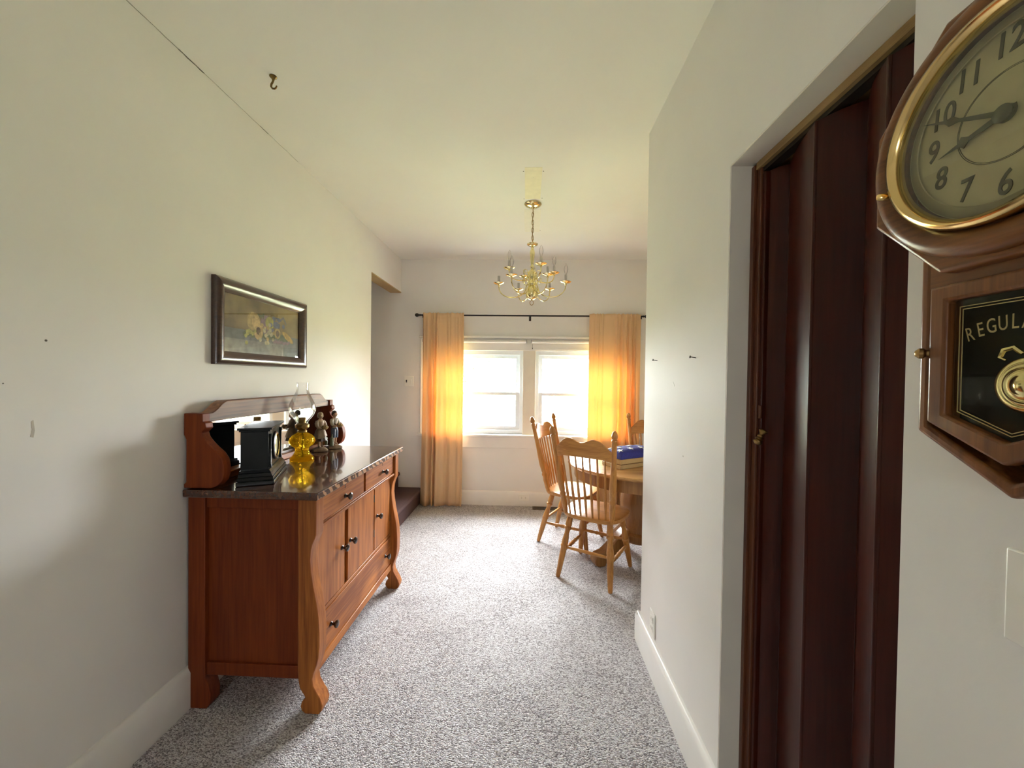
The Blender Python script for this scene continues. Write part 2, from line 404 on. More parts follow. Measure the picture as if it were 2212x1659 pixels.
wb.box(WX[0][0], WX[1][1], YB, YB+.16, WZ1, ZC).box(WX[0][1], WX[1][0], YB, YB+.16, WZ0, WZ1)
wall_back = struct('wall_back', wb, 'wall', 'cream window wall at the far end of the room', smooth=0)
wr = MB().box(XR, XR+.17, DJ1, YC, 0, ZC).box(XR, XR+.17, YR, DJ0, 0, ZC).box(XR, XR+.17, DJ0, DJ1, DZ, ZC)
wr.box(XR+.17, XD, YC-.12, YC, 0, ZC)
wall_right = struct('wall_right', wr, 'wall', 'cream wall on the right with the closet doorway', smooth=0)
MB().box(XR+.172, XR+.20, DJ0-.05, DJ1+.05, 0, DZ+.05).build('closet_back', 'closet_dark', wall_right)
wd = MB().box(XD, XD+T, YC-T, YB, 0, ZC)
struct('wall_dining', wd, 'wall', 'cream side wall of the dining end', smooth=0)
wre = MB().box(XL-T, XR+.17, YR-T, YR, 0, 1.46).box(XL-T, XR+.17, YR-T, YR, 1.74, ZC).box(XL-T, -.55, YR-T, YR, 1.46, 1.74).box(-.25, XR+.17, YR-T, YR, 1.46, 1.74)  # unseen rear wall; its opening is added to let in fill light
struct('wall_rear', wre, 'wall', 'wall behind the viewpoint with a small opening added for fill light', smooth=0)
ws = MB().box(XS, XL-T, YO-T, YO, 0, ZC).box(XS-T, XS, YO-T, YB, 0, ZC)
struct('wall_stairwell', ws, 'wall', 'cream inner walls of the stairwell', smooth=0)

# marks that belong to the walls and ceiling
def crack(name, parent, pts, wdt, mat='crack'):
    return MB().tube(pts, wdt, 5).build(name, mat, parent)
def ceil_edge(y0, y1): return [(XL+.0005, y0+(y1-y0)*i/6, ZC-.0008+.0012*math.sin(i*2.1)) for i in range(7)]
crack('crack', wall_left, ceil_edge(1.50, 1.62), .0022)
crack('crack', wall_left, ceil_edge(1.97, 2.03), .0017)
crack('crack', wall_left, ceil_edge(1.22, 1.50), .0008)
crack('crack', wall_left, ceil_edge(1.62, 1.97), .0007)
crack('crack', wall_left, ceil_edge(2.03, 2.30), .0006)
for (y, z, r) in ((1.073, 1.493, .0035), (.98, 1.368, .002)):
    MB().lathe([(r, 0), (r*.6, .0012), (0, .0015)], (XL, y, z), 8, (1, 0, 0)).build('nail_hole', 'crack', wall_left)
MB().prism([(1.036, 1.215), (1.043, 1.212), (1.046, 1.232), (1.043, 1.262), (1.038, 1.258), (1.040, 1.235)], 'X', XL, XL+.0008).build('scuff_mark', 'scuff', wall_left)
MB().lathe([(.004, 0), (.002, .0012), (0, .0015)], (XR, 1.552, 1.10), 8, (-1, 0, 0)).build('nail_hole', 'scuff', wall_right)
MB().prism([(1.66, 1.375), (1.675, 1.392), (1.67, 1.395), (1.655, 1.379)], 'X', XR-.0008, XR).build('paint_chip', 'flag_white', wall_right)
MB().box(-.037, .072, 2.385, 2.80, ZC-.0012, ZC).build('bare_patch', 'patch', ceiling)
MB().box(-.045, .085, 2.97, 3.42, ZC-.0012, ZC).build('bare_patch', plain('faint_ceiling_patch', (.82, .785, .69), .6, var=.03, scale=20), ceiling)
for (x, y) in ((-.045, 2.43), (.08, 2.43), (.02, 2.50), (-.045, 2.80), (.085, 2.79), (-.03, 3.40), (.09, 3.39)):
    MB().lathe([(.0045, 0), (0, .002)], (x, y, ZC), 6, (0, 0, -1)).build('screw_hole', 'crack', ceiling)

# baseboards
def base_profile(t, h): return [(0, 0), (t, 0), (t, h-.022), (t*.75, h-.012), (t*.55, h-.004), (t*.3, h), (0, h)]
bl = MB().prism([(XL+p[0], p[1]) for p in base_profile(.022, .172)], 'Y', YR, YO)
struct('baseboard_left', bl, 'trim', 'tall cream baseboard running behind the sideboard')
br = MB().prism([(XR-p[0], p[1]) for p in base_profile(.024, .155)], 'Y', DJ1, YC+.022)
br.box(XR-.02, XD, YC, YC+.022, 0, .15)
struct('baseboard_right', br, 'trim', 'cream baseboard below the right wall outlet')
struct('baseboard_near', MB().prism([(XR-p[0], p[1]) for p in base_profile(.024, .155)], 'Y', YR, DJ0), 'trim', 'cream baseboard beneath the wall clock')
bb = MB().prism([(YB-p[0], p[1]) for p in base_profile(.02, .158)], 'X', -1.12, XD)
struct('baseboard_back', bb, 'trim', 'cream baseboard under the windows')
# closet jamb lining
jb = MB().box(XR+.001, XR+.075, DJ1-.004, DJ1+.002, 0, DZ).box(XR+.001, XR+.07, DJ0, DJ1, DZ-.004, DZ+.002)
struct('trim_1', jb, 'jamb', 'plain painted lining of the closet doorway', smooth=0)

# ------------------------------------------------------------------ windows
def window(idx, x0, x1, label):
    root = thing('window_%d' % idx, label, 'window', (x0, YB, WZ0), kind='structure')
    f = .044; y0, y1 = YB+.025, YB+.125
    fr = MB().ring([(x0, WZ0), (x1, WZ0), (x1, WZ1), (x0, WZ1)], [(x0+f, WZ0+f), (x1-f, WZ0+f), (x1-f, WZ1-f), (x0+f, WZ1-f)], 'Y', y0, y1)
    fr.build('frame', 'vinyl', root, bevel=.003)
    zm = 1.228; g = .048
    a0, a1 = x0+f-.004, x1-f+.004
    for (n, z0, z1, yy, gz) in (('upper', zm-.02, WZ1-f+.004, YB+.08, .042), ('lower', WZ0+f-.004, zm+.018, YB+.045, .045)):
        s = MB().ring([(a0, z0), (a1, z0), (a1, z1), (a0, z1)], [(a0+g, z0+gz*(1 if n == 'lower' else .7)), (a1-g, z0+gz*(1 if n == 'lower' else .7)), (a1-g, z1-gz*(.7 if n == 'lower' else 1)), (a0+g, z1-gz*(.7 if n == 'lower' else 1))], 'Y', yy, yy+.03)
        so = s.build('sash', 'vinyl', root, bevel=.004)
        MB().box(a0+g-.006, a1-g+.006, yy+.013, yy+.017, z0+.025, z1-.025).build('pane', 'pane', so)
        if n == 'lower':
            MB().lathe([(.03, 0), (.028, .008), (.018, .012), (0, .013)], ((x0+x1)/2, yy+.012, z1), 14, sc2=(1, .5)).build('sash_lock', 'vinyl', so)
            MB().box(x0+.25, x0+.33, yy-.008, yy, z0+.012, z0+.022).build('finger_lift', 'vinyl', so)
    return root
window(1, *WX[0], 'left of the two white vinyl double-hung windows in the far wall')
window(2, *WX[1], 'right of the two white vinyl double-hung windows in the far wall')
# casings: head with cap, mullion, side casings, stool and apron
hd = MB().box(-1.185, 1.215, YB-.018, YB, WZ1, 1.835)
struct('trim_2', hd, 'trim', 'flat cream head casing above both windows', bevel=.002)
struct('trim_3', MB().box(-1.20, 1.23, YB-.045, YB, 1.835, 1.862), 'trim', 'projecting cap moulding on the window head casing', bevel=.006)
struct('trim_4', MB().box(WX[0][1]-.008, WX[1][0]+.008, YB-.014, YB+.03, WZ0, WZ1), 'jamb', 'flat beige mullion board between the two windows', bevel=.002)
sd = MB().box(-1.185, WX[0][0]+.005, YB-.018, YB, WZ0, WZ1).box(WX[1][1]-.005, 1.215, YB-.018, YB, WZ0, WZ1)
struct('trim_5', sd, 'trim', 'cream side casings of the windows, behind the curtains', bevel=.002)
struct('trim_6', MB().box(-1.21, 1.24, YB-.06, YB+.028, .757, WZ0), 'trim', 'cream window stool under both windows', bevel=.008)
struct('trim_7', MB().box(-1.18, 1.21, YB-.018, YB, .635, .757), 'trim', 'flat cream apron below the window stool', bevel=.003)

# roller blinds rolled up under the cap
def blind(x0, x1, label, tilt):
    root = thing('roller_blind', label, 'blind', ((x0+x1)/2, YB-.03, 1.795), 'rolled-up roller blinds')
    MB().lathe([(.0, 0), (.017, .001), (.017, x1-x0-.001), (0, x1-x0)], (x0, YB-.035, 1.802), 16, (1, 0, 0)).build('roll', 'blind', root)
    MB().box(x0+.006, x1-.006, YB-.0215, YB-.0195, 1.772, 1.80).build('hem_cloth', 'blind', root)
    for x in (x0-.006, x1+.001): MB().box(x, x+.005, YB-.055, YB-.017, 1.785, 1.822).build('bracket', 'galv', root)
    if tilt:
        MB().tube([(x0+.012, YB-.024, 1.775), (x0+.012, YB-.024, 1.735)], .0012, 6).build('pull_cord', 'iron', root)
        MB().lathe([(.001, 0), (.004, .004), (.004, .012), (.001, .016)], (x0+.012, YB-.024, 1.722), 8).build('pull_tassel', 'iron', root)
        MB().prism([(x0+.03, 1.730), (x1-.02, 1.712), (x1-.02, 1.709), (x0+.03, 1.727)], 'Y', YB-.026, YB-.0185).build('hem_slat', 'blind', root)
blind(-1.15, -.02, 'white roller blind rolled up above the left window', False)
blind(.035, 1.18, 'white roller blind with a small cord pull rolled up above the right window', True)

# ------------------------------------------------------------------ curtains and rod
RY, RZ = YB-.085, 2.075
rod = thing('curtain_rod', 'thin black curtain rod spanning both windows with ball finials', 'curtain rod', (.02, RY, RZ))
MB().tube([(-1.17, RY, RZ), (1.21, RY, RZ)], .0085, 12).build('rod_tube', 'black_metal', rod)
for s, x in ((-1, -1.17), (1, 1.21)):
    MB().lathe([(.010, 0), (.011, .012), (.007, .016), (.012, .022), (.020, .034), (.021, .044), (.016, .056), (.006, .063), (0, .064)], (x, RY, RZ), 14, (s, 0, 0)).build('finial', 'black_metal', rod)
for x in (-1.14, .016, 1.19):
    b = MB().box(x-.007, x+.007, RY-.006, YB, RZ-.022, RZ-.008).box(x-.012, x+.012, YB-.004, YB, RZ-.045, RZ+.02)
    b.box(x-.007, x+.007, RY-.012, RY-.006, RZ-.030, RZ+.004)
    b.build('bracket', 'black_metal', rod, bevel=.001)

def curtain(x0, x1, flat_side, label, seed, folds):
    """hung cloth: u across, gathered on one side and nearly flat on the other"""
    rnd = random.Random(seed); nu, nv = 150, 40; W_ = x1-x0
    ph = [rnd.uniform(0, 6.28) for _ in range(6)]
    # fold centres cluster away from the flat side
    def warp(u): return u if flat_side > 0 else 1-u
    zt, zb = RZ+.022, .012
    vs = []; fs = []; uv = []
    for j in range(nv+1):
        v = j/nv; z = zt + (zb-zt)*v
        for i in range(nu+1):
            u = i/nu; t = warp(u)
            gather = 1/(1+math.exp((t-.60)*16))
            k = folds*2*PI*(t**.92 + .055*math.sin(2*PI*1.7*t+ph[1]) + .03*math.sin(2*PI*3.1*t+ph[5]))
            amp = (.010+.022*min(1, v*2.2))*gather + (.003+.006*v)*(1-gather)
            y = amp*(math.sin(k+ph[0]+.5*math.sin(2.1*v+ph[1])) + (.12+.6*max(0, 1-3*v))*math.sin(2.3*k+ph[2]))
            y += .012*(1-gather)*math.sin(2.4*t*PI+ph[3])*v
            if v < .035: y *= .55; 
            pin = math.exp(-((z-RZ)/.012)**2)
            y *= 1-.45*pin
            xx = x0 + W_*u + .006*math.sin(k*.5+ph[4])*v*gather + (.008*math.sin(v*3+ph[5]))*v
            xx += (-.012 if flat_side > 0 else .012)*v*(1-t)
            zz = z + (.006*math.sin(k)*gather if v > .97 else 0) + (.004*math.sin(k*1.7) if v < .01 else 0)
            vs.append((xx, RY-.014*(1 if abs(z-RZ) < .03 else 1)+y-.004, zz)); uv.append((u*W_*1.6, z))
    for j in range(nv):
        for i in range(nu): a = j*(nu+1)+i; fs.append((a, a+1, a+nu+2, a+nu+1))
    root = thing('curtain', label, 'curtain', ((x0+x1)/2, RY, 0), 'mustard curtains')
    m = MB(); m.add(vs, fs); o = m.build('curtain_cloth', 'curtain', root, smooth=180)
    me = o.data; ul = me.uv_layers.new(name='UV'); org = parent_org(root)
    for lp in me.loops:
        p = me.vertices[lp.vertex_index].co + org
        ul.data[lp.index].uv = ((p.x-x0), p.z*.0)
    md = o.modifiers.new('Solidify', 'SOLIDIFY'); md.thickness = .0012
    # bottom hem and rod-pocket stitching
    for zz, nm in ((.075, 'hem_fold'),):
        row = int((zt-zz)/(zt-zb)*nv)
        pts = [Vector(vs[row*(nu+1)+i])+Vector((0, -.0012, 0)) for i in range(0, nu+1, 2)]
        MB().tube(pts, .0009, 4).build(nm, 'curtain', root)
    row = max(1, round((.05)/(zt-zb)*nv))
    pts = [Vector(vs[row*(nu+1)+i])+Vector((0, -.0012, 0)) for i in range(0, nu+1, 2)]
    MB().tube(pts, .0009, 4).build('pocket_stitch', 'curtain', root)
curtain(-1.142, -.695, 1, 'mustard tan curtain hanging left of the windows beside the stair step', 3, 5.2)
curtain(.645, 1.19, -1, 'mustard tan curtain hanging right of the windows behind the dining table', 11, 6.2)

# ------------------------------------------------------------------ staircase
st = thing('staircase', 'brown carpeted stairs rising through the opening left of the curtain', 'stairs', (-1.16, 3.8, 0))
x = -1.178; h = .172
for i in range(6):
    x1_ = XS+.02
    xe = x - i*.25; z1 = h*(i+1)
    prof = [(xe, h*i if i else 0), (xe, z1-.05)]
    prof += [(xe+.018*math.sin(a), z1-.025-.025*math.cos(a)) for a in [PI*k/6 for k in range(1, 6)]]
    prof += [(xe-.01, z1), (x1_, z1), (x1_, h*i if i else 0)]
    MB().prism(prof, 'Y', YO+.006, YB-.004).build('step', 'stair', st)

# ------------------------------------------------------------------ sideboard
SB = thing('sideboard', 'antique oak sideboard with scroll feet and a mirrored back against the left wall', 'sideboard', (-1.13, 2.05, 0))
ZT = .925
def S(mb, name, mat, par=None, **k): return mb.build(name, mat, par or SB, **k)
S(MB().box(-1.412, -.846, 1.515, 2.588, .893, ZT), 'top_board', 'oak_top', bevel=.004)
S(MB().box(-.8465, -.8445, 1.519, 2.584, .897, ZT-.005), 'top_edge_band', zebra())
prof = [(-.860,.893),(-.860,.745),(-.866,.728),(-.875,.708),(-.882,.68),(-.885,.64),(-.881,.59),(-.873,.54),(-.864,.495),(-.855,.45),(-.848,.40),(-.844,.34),(-.844,.28),(-.847,.235),(-.856,.20),(-.868,.168),(-.873,.145),(-.869,.115),(-.854,.088),(-.838,.062),(-.829,.036),(-.832,.014),(-.845,0),
        (-.902,0),(-.916,.012),(-.922,.030),(-.916,.050),(-.901,.066),(-.912,.085),(-.925,.105),(-.932,.14),(-.935,.2),(-.936,.893)]
for y0, y1 in ((1.535, 1.595), (2.482, 2.540)):
    S(MB().prism(prof, 'Y', y0, y1), 'scroll_pilaster', 'oak_z', bevel=.003)
for y0, y1 in ((1.535, 1.59), (2.485, 2.54)):
    S(MB().prism([(-1.405, .893), (-1.332, .893), (-1.332, .13), (-1.318, .10), (-1.308, .06), (-1.310, .02), (-1.325, 0), (-1.395, 0), (-1.405, .02)], 'Y', y0, y1), 'back_leg', 'oak_shaded', bevel=.003)
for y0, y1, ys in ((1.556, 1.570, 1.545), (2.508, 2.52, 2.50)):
    sp = S(MB().box(-1.335, -.932, y0, y1, .15, .893), 'side_panel', 'oak_shaded')
    S(MB().box(-1.335, -.932, ys, ys+.03, .137, .19), 'side_rail', 'oak_shaded', sp, bevel=.002)
    S(MB().box(-1.335, -.932, ys, ys+.03, .845, .893), 'side_rail', 'oak_shaded', sp, bevel=.002)
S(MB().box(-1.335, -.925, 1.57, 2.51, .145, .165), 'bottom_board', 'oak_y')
S(MB().box(-1.40, -1.385, 1.57, 2.51, .15, .893), 'back_board', 'oak_shaded')
S(MB().box(-1.385, -.915, 1.59, 2.49, .165, .89), 'inner_case', 'oak_shaded')
# face frame
S(MB().box(-.93, -.878, 1.593, 2.484, .752, .770).box(-.882, -.866, 1.593, 2.484, .755, .767), 'drawer_rail', 'oak_y', bevel=.002)
S(MB().box(-.93, -.884, 2.032, 2.048, .768, .893), 'drawer_divider', 'oak_z', bevel=.001)
S(MB().box(-.93, -.892, 1.593, 2.484, .352, .368), 'door_rail', 'oak_y', bevel=.002)
S(MB().box(-.93, -.882, 1.593, 2.484, .128, .170), 'bottom_rail', 'oak_y', bevel=.003)
S(MB().box(-.93, -.905, 1.857, 1.885, .368, .752), 'door_stile', 'oak_z', bevel=.001)
KN = [(.010, 0), (.011, .003), (.0065, .008), (.0065, .015), (.014, .021), (.0175, .027), (.0165, .032), (.010, .0355), (0, .0365)]
def knob(par, x, y, z): S(MB().lathe(KN, (x, y, z), 16, (1, 0, 0)), 'knob', 'knob', par)
def drawer(y0, y1, z0, z1, xf, knobs, key):
    d = S(MB().box(-.92, xf, y0, y1, z0, z1), 'drawer', 'oak_y', bevel=.002)
    for y, z in knobs: knob(d, xf, y, z)
    if key:
        yk, zk = key
        S(MB().lathe([(.0045, 0), (.0045, .0008), (0, .001)], (xf, yk, zk+.008), 10, (1, 0, 0)), 'keyhole', 'blackpl', d)
        S(MB().box(xf, xf+.001, yk-.002, yk+.002, zk-.008, zk+.006), 'keyhole', 'blackpl', d)
drawer(1.600, 2.028, .774, .886, -.874, [(1.815, .822)], (1.815, .868))
drawer(2.052, 2.478, .774, .886, -.874, [(2.295, .822)], (2.295, .868))
drawer(1.600, 2.478, .173, .349, -.888, [(1.715, .262), (2.385, .262)], None)
def door(y0, y1, kn, hy):
    d = S(MB().box(-.92, -.893, y0, y1, .372, .748), 'cabinet_door', 'oak_z', bevel=.002)
    knob(d, -.893, kn, .565)
    for z in (.68, .475):
        S(MB().box(-.905, -.8915, hy-.003, hy+.003, z-.021, z+.021), 'hinge', 'blackpl', d)
door(1.602, 1.853, 1.825, 1.600)
door(1.889, 2.214, 1.912, 2.220)
door(2.226, 2.476, 2.258, 2.478)
# mirrored back: scrolled brackets, mirror, crest rail
bprof = [(-1.412,1.238),(-1.333,1.238),(-1.333,1.203),(-1.322,1.200),(-1.318,1.178),(-1.328,1.168),(-1.336,1.160),(-1.330,1.14),(-1.312,1.118),(-1.288,1.095),(-1.264,1.075),(-1.248,1.052),(-1.241,1.022),(-1.242,.99),(-1.25,.962),(-1.268,.943),(-1.29,.933),(-1.31,.930),(-1.34,.932),(-1.37,.930),(-1.412,.930),(-1.412,.945),(-1.402,.955),(-1.402,1.13),(-1.412,1.15)]
for y0, y1 in ((1.522, 1.562), (2.541, 2.581)):
    S(MB().prism(bprof, 'Y', y0, y1), 'scroll_bracket', 'oak_shaded', bevel=.003)
ny = 40; top = []
for i in range(ny+1):
    y = 1.535 + (2.568-1.535)*i/ny
    e = min(y-1.535, 2.568-y)
    s_ = min(1, max(0, (e-.045)/.085)); s_ = s_*s_*(3-2*s_)
    top.append((y, 1.236+.048*s_))
S(MB().prism(top + [(2.568, 1.200), (1.535, 1.200)], 'X', -1.395, -1.342), 'crest_rail', wood('sideboard_crest_oak', (.06, .018, .008), (.33, .15, .075), 'Y', .50, 34, spec=.35), bevel=.003)
S(MB().box(-1.40, -1.36, 1.562, 2.541, .926, .957), 'mirror_rail', 'oak_y', bevel=.003)
S(MB().box(-1.410, -1.398, 1.562, 2.541, .95, 1.21), 'mirror_backing', 'walnut_dark')
S(MB().box(-1.398, -1.392, 1.566, 2.537, .955, 1.205), 'mirror', 'mirror')

# ------------------------------------------------------------------ mantel clock on the sideboard (turned a little to the window)
mc = thing('mantel_clock', 'black mantel clock with a stepped base on the near end of the sideboard', 'clock', (-1.228, 1.745, ZT+.0005))
mc.rotation_euler = (0, 0, math.radians(24)); ORG[mc.name] = Vector((0, 0, 0))
# local: X = towards the dial, Y = length
MB().box(-.072, .070, -.165, .165, 0, .018).box(-.069, .066, -.160, .160, .018, .034).build('plinth', 'marble_black', mc, bevel=.003)
MB().prism([(-.067, .034), (.062, .034), (.058, .044), (.054, .050), (-.065, .050)], 'Y', -.153, .153).prism([(-.065, .050), (.055, .050), (.047, .062), (-.063, .062)], 'Y', -.146, .146).build('base_moulding', 'marble_black', mc, bevel=.0015)
MB().box(-.062, .042, -.132, .132, .060, .228).build('case', 'marble_black', mc, bevel=.002)
MB().box(-.066, .050, -.140, .140, .228, .236).box(-.071, .058, -.148, .148, .236, .246).build('top_slab', 'marble_black', mc, bevel=.002)
for y in (-.118, .118):
    MB().lathe([(.009, 0), (.009, .01), (.006, .014), (.0065, .13), (.009, .136), (.009, .15)], (.045, y, .066), 12).build('column', 'marble_black', mc)
bz = MB().lathe([(.066, 0), (.066, .008), (.060, .012), (.056, .012), (.054, .008), (.054, 0)], (.042, 0, .146), 40, (1, 0, 0)).build('bezel', 'blackpl', mc)
MB().lathe([(.056, 0), (.057, .012), (.053, .0135), (.051, .010)], (.042, 0, .146), 40, (1, 0, 0), cap=False).build('bezel_rim', 'gold', bz)
MB().lathe([(.051, .004), (0, .0045)], (.042, 0, .146), 36, (1, 0, 0)).build('dial', 'dial', mc)
MB().box(.0478, .0488, -.0015, .0015, .146, .180).build('minute_hand', 'ink', mc)
MB().prism([(0, .145), (-.022, .158), (-.023, .156), (0, .142)], 'X', .0478, .0486).build('hour_hand', 'ink', mc)

# ------------------------------------------------------------------ oil lamp
LX, LY = -1.262, 2.105
lamp = thing('oil_lamp', 'amber glass oil lamp with brass burner and clear chimney on the sideboard', 'lamp', (LX, LY, ZT))
z0 = ZT+.0005
MB().lathe([(.0, .004), (.052, .002), (.060, 0), (.062, .006), (.060, .014), (.050, .024), (.040, .040), (.034, .056), (.035, .068), (.042, .076), (.056, .086), (.065, .100), (.066, .112), (.062, .126), (.050, .140), (.034, .150), (.024, .156), (.020, .160), (0, .161)], (LX, LY, z0), 40).build('glass_font', 'amber', lamp, smooth=60)
MB().lathe([(.018, .156), (.024, .158), (.024, .166), (.020, .170), (.030, .180), (.036, .186), (.036, .200), (.028, .206), (.019, .209), (.0185, .236), (.015, .240), (0, .241)], (LX, LY, z0), 28).build('burner', 'old_brass', lamp)
MB().lathe([(.004, 0), (.004, .026), (.010, .027), (.010, .031), (0, .032)], (LX+.018, LY-.022, z0+.192), 12, (.6, -.8, 0)).build('wick_knob', 'old_brass', lamp)
MB().tube([(LX, LY, z0+.16), (LX+.004, LY, z0+.12), (LX-.003, LY+.002, z0+.06), (LX+.004, LY, z0+.012)], .0035, 6).build('wick', 'wick', lamp)
cp = [(.030, .203), (.031, .215), (.042, .232), (.058, .252), (.067, .275), (.069, .292), (.064, .318), (.050, .350), (.037, .374), (.031, .392), (.030, .420), (.0325, .436)]
o = MB().lathe(cp, (LX, LY, z0), 40).build('chimney', 'chimney', lamp, smooth=90)
bm = bmesh.new(); bm.from_mesh(o.data)
bmesh.ops.delete(bm, geom=[f for f in bm.faces if len(f.verts) > 8], context='FACES'); bm.to_mesh(o.data); bm.free()
md = o.modifiers.new('Solidify', 'SOLIDIFY'); md.thickness = .0016

# ------------------------------------------------------------------ figurines
def skin_body(name, pts, edges, mat, parent, root=0, sub=2):
    me = bpy.data.meshes.new(name); org = parent_org(parent)
    me.from_pydata([tuple(Vector(p[:3])) for p in pts], edges, [])
    me.materials.append(MT[mat])
    o = bpy.data.objects.new(name, me); col.objects.link(o); o.parent = parent
    s = o.modifiers.new('Skin', 'SKIN'); s.use_smooth_shade = True
    if not me.skin_vertices: 
        bm = bmesh.new(); bm.from_mesh(me); bm.verts.layers.skin.verify(); bm.to_mesh(me); bm.free()
    for i, p in enumerate(pts):
        sv = me.skin_vertices[0].data[i]; sv.radius = (p[3], p[3] if len(p) < 5 else p[4]); sv.use_root = (i == root)
    if sub: q = o.modifiers.new('Subsurf', 'SUBSURF'); q.levels = sub; q.render_levels = sub
    return o
def figurine(girl, loc, rz, label):
    f = thing('figurine', label, 'figurine', loc, 'porcelain figurine pair'); ORG[f.name] = Vector((0, 0, 0))
    f.rotation_euler = (0, 0, rz)
    # local: faces +X, height .25
    b = MB(); n = 24; prof_ = [(.040, 0), (.046, .004), (.045, .012), (.036, .020), (.02, .025), (0, .027)]
    b.lathe(prof_, (0, 0, 0), n, sc2=(1.05, .9))
    for i, v in enumerate(b.v):
        a = math.atan2(v[1], v[0]); k = 1+.10*math.sin(3*a+1)+.06*math.sin(7*a)
        b.v[i] = (v[0]*k, v[1]*k, v[2])
    b.build('rocky_base', 'fig_rock', f)
    P = [(0,0,.125,.017,.015),(0,0,.150,.0155,.0135),(0.001,0,.176,.018,.020),(0.002,0,.192,.010,.015),(.003,0,.203,.0065),(.005,0,.216,.0125),(.005,0,.230,.0145),(.004,0,.240,.010),
         (.021,0,.221,.0030),
         (.001,.024,.187,.0085),(.006,.030,.166,.0075),(.020,.026,.150,.0065),(.034,.012,.152,.0055),
         (.001,-.024,.187,.0085),(.006,-.031,.166,.0075),(.022,-.026,.148,.0065),(.036,-.010,.150,.0055),
         (.001,.011,.110,.0115),(.002,.012,.070,.0085),(.000,.013,.034,.0060),(.014,.014,.028,.0055),
         (.001,-.011,.110,.0115),(.006,-.012,.070,.0085),(.004,-.013,.034,.0060),(.018,-.014,.028,.0055)]
    Eg = [(0,1),(1,2),(2,3),(3,4),(4,5),(5,6),(6,7),(5,8),(3,9),(9,10),(10,11),(11,12),(3,13),(13,14),(14,15),(15,16),(0,17),(17,18),(18,19),(19,20),(0,21),(21,22),(22,23),(23,24)]
    skin_body('body', P, Eg, 'fig_skin', f)
    # torso clothing
    MB().lathe([(.0175, .128), (.0185, .140), (.0175, .152), (.0200, .170), (.0225, .182), (.0190, .193), (.010, .199)], (0, 0, 0), 18, sc2=(.92, 1.12)).build('blouse' if girl else 'shirt', 'fig_bisque' if girl else 'fig_cream', f)
    for s in (1, -1):
        MB().tube([(0, .021*s, .190), (.003, .029*s, .176), (.008, .0315*s, .163), (.017, .0285*s, .153)], [.0105, .0115, .0105, .0085], 10).build('sleeve', 'fig_bisque' if girl else 'fig_cream', f)
    if girl:
        m = MB(); n = 36; pr = [(.018, .140), (.022, .128), (.028, .108), (.034, .085), (.038, .066), (.036, .066), (.02, .10)]
        m.lathe(pr, (0, 0, 0), n, sc2=(.95, 1.05))
        for i, v in enumerate(m.v):
            a = math.atan2(v[1], v[0]); dn = max(0, (.14-v[2])/.075); k = 1+.10*dn*math.sin(8*a)
            m.v[i] = (v[0]*k, v[1]*k, v[2])
        m.build('skirt', 'fig_brown', f)
        m = MB(); m.lathe([(.020, .140), (.026, .128), (.032, .108), (.037, .090), (.034, .090), (.021, .135)], (.003, 0, 0), n, sc2=(.95, 1.05))
        for i, v in enumerate(m.v):
            a = math.atan2(v[1], v[0]); dn = max(0, (.14-v[2])/.05); k = 1+.07*dn*math.sin(6*a+1)
            m.v[i] = (v[0]*k, v[1]*k, v[2]+.006*math.sin(2*a))
        m.build('apron', 'fig_bisque', f)
        MB().ball((.001, 0, .232), (.0165, .0165, .0155), 16, 10).ball((-.010, 0, .222), (.010, .012, .014), 12, 8).build('headscarf', 'fig_hairtan', f)
        MB().ball((.012, .036, .052), (.010, .009, .022), 12, 8).ball((.015, .036, .078), (.006, .006, .010), 10, 6).build('lamb', 'fig_green', f)
    else:
        m = MB()
        for s in (1, -1): m.tube([(0, .009*s, .134), (.002, .012*s, .110), (.003, .013*s, .078), (.003, .013*s, .070)], [.0155, .0155, .0135, .0125], 12)
        m.lathe([(.018, .126), (.0190, .132), (.018, .138)], (0, 0, 0), 16)
        m.build('trousers', 'fig_blue', f)
        MB().lathe([(.0195, .136), (.0205, .150), (.0215, .168), (.0215, .178), (.016, .189)], (-.002, 0, 0), 18, sc2=(.92, 1.08)).build('waistcoat', 'fig_brown', f)
        MB().ball((-.001, 0, .234), (.0165, .0165, .0145), 16, 10).ball((-.008, 0, .225), (.0115, .0135, .014), 12, 8).build('hair', 'fig_hairdark', f)
        m = MB().lathe([(.013, .022), (.012, .040), (.010, .060), (.012, .074), (0, .077)], (.010, -.036, 0), 12)
        m.tube([(.010, -.036, .070), (.016, -.040, .086), (.020, -.042, .098)], [.005, .004, .002], 6); m.build('tree_stump', 'fig_green', f)
    m = MB().lathe([(.012, 0), (.018, .006), (.021, .014), (.022, .018), (.018, .016), (0, .014)], (.040, .0, .140), 18)
    bk = m.build('basket', 'fig_straw', f)
    for k in range(5):
        a = k*1.256; MB().ball((.040+.010*math.cos(a), .010*math.sin(a), .160), .0068, 10, 6).build('fruit', 'fig_brown' if k % 2 else 'fig_straw', bk)
    return f
figurine(True, (-1.302, 2.365, ZT+.0005), math.radians(-20), 'tan figurine of a girl in apron and headscarf holding a basket')
figurine(False, (-1.268, 2.475, ZT+.0005), math.radians(-12), 'dark-haired boy figurine in blue trousers holding a basket')

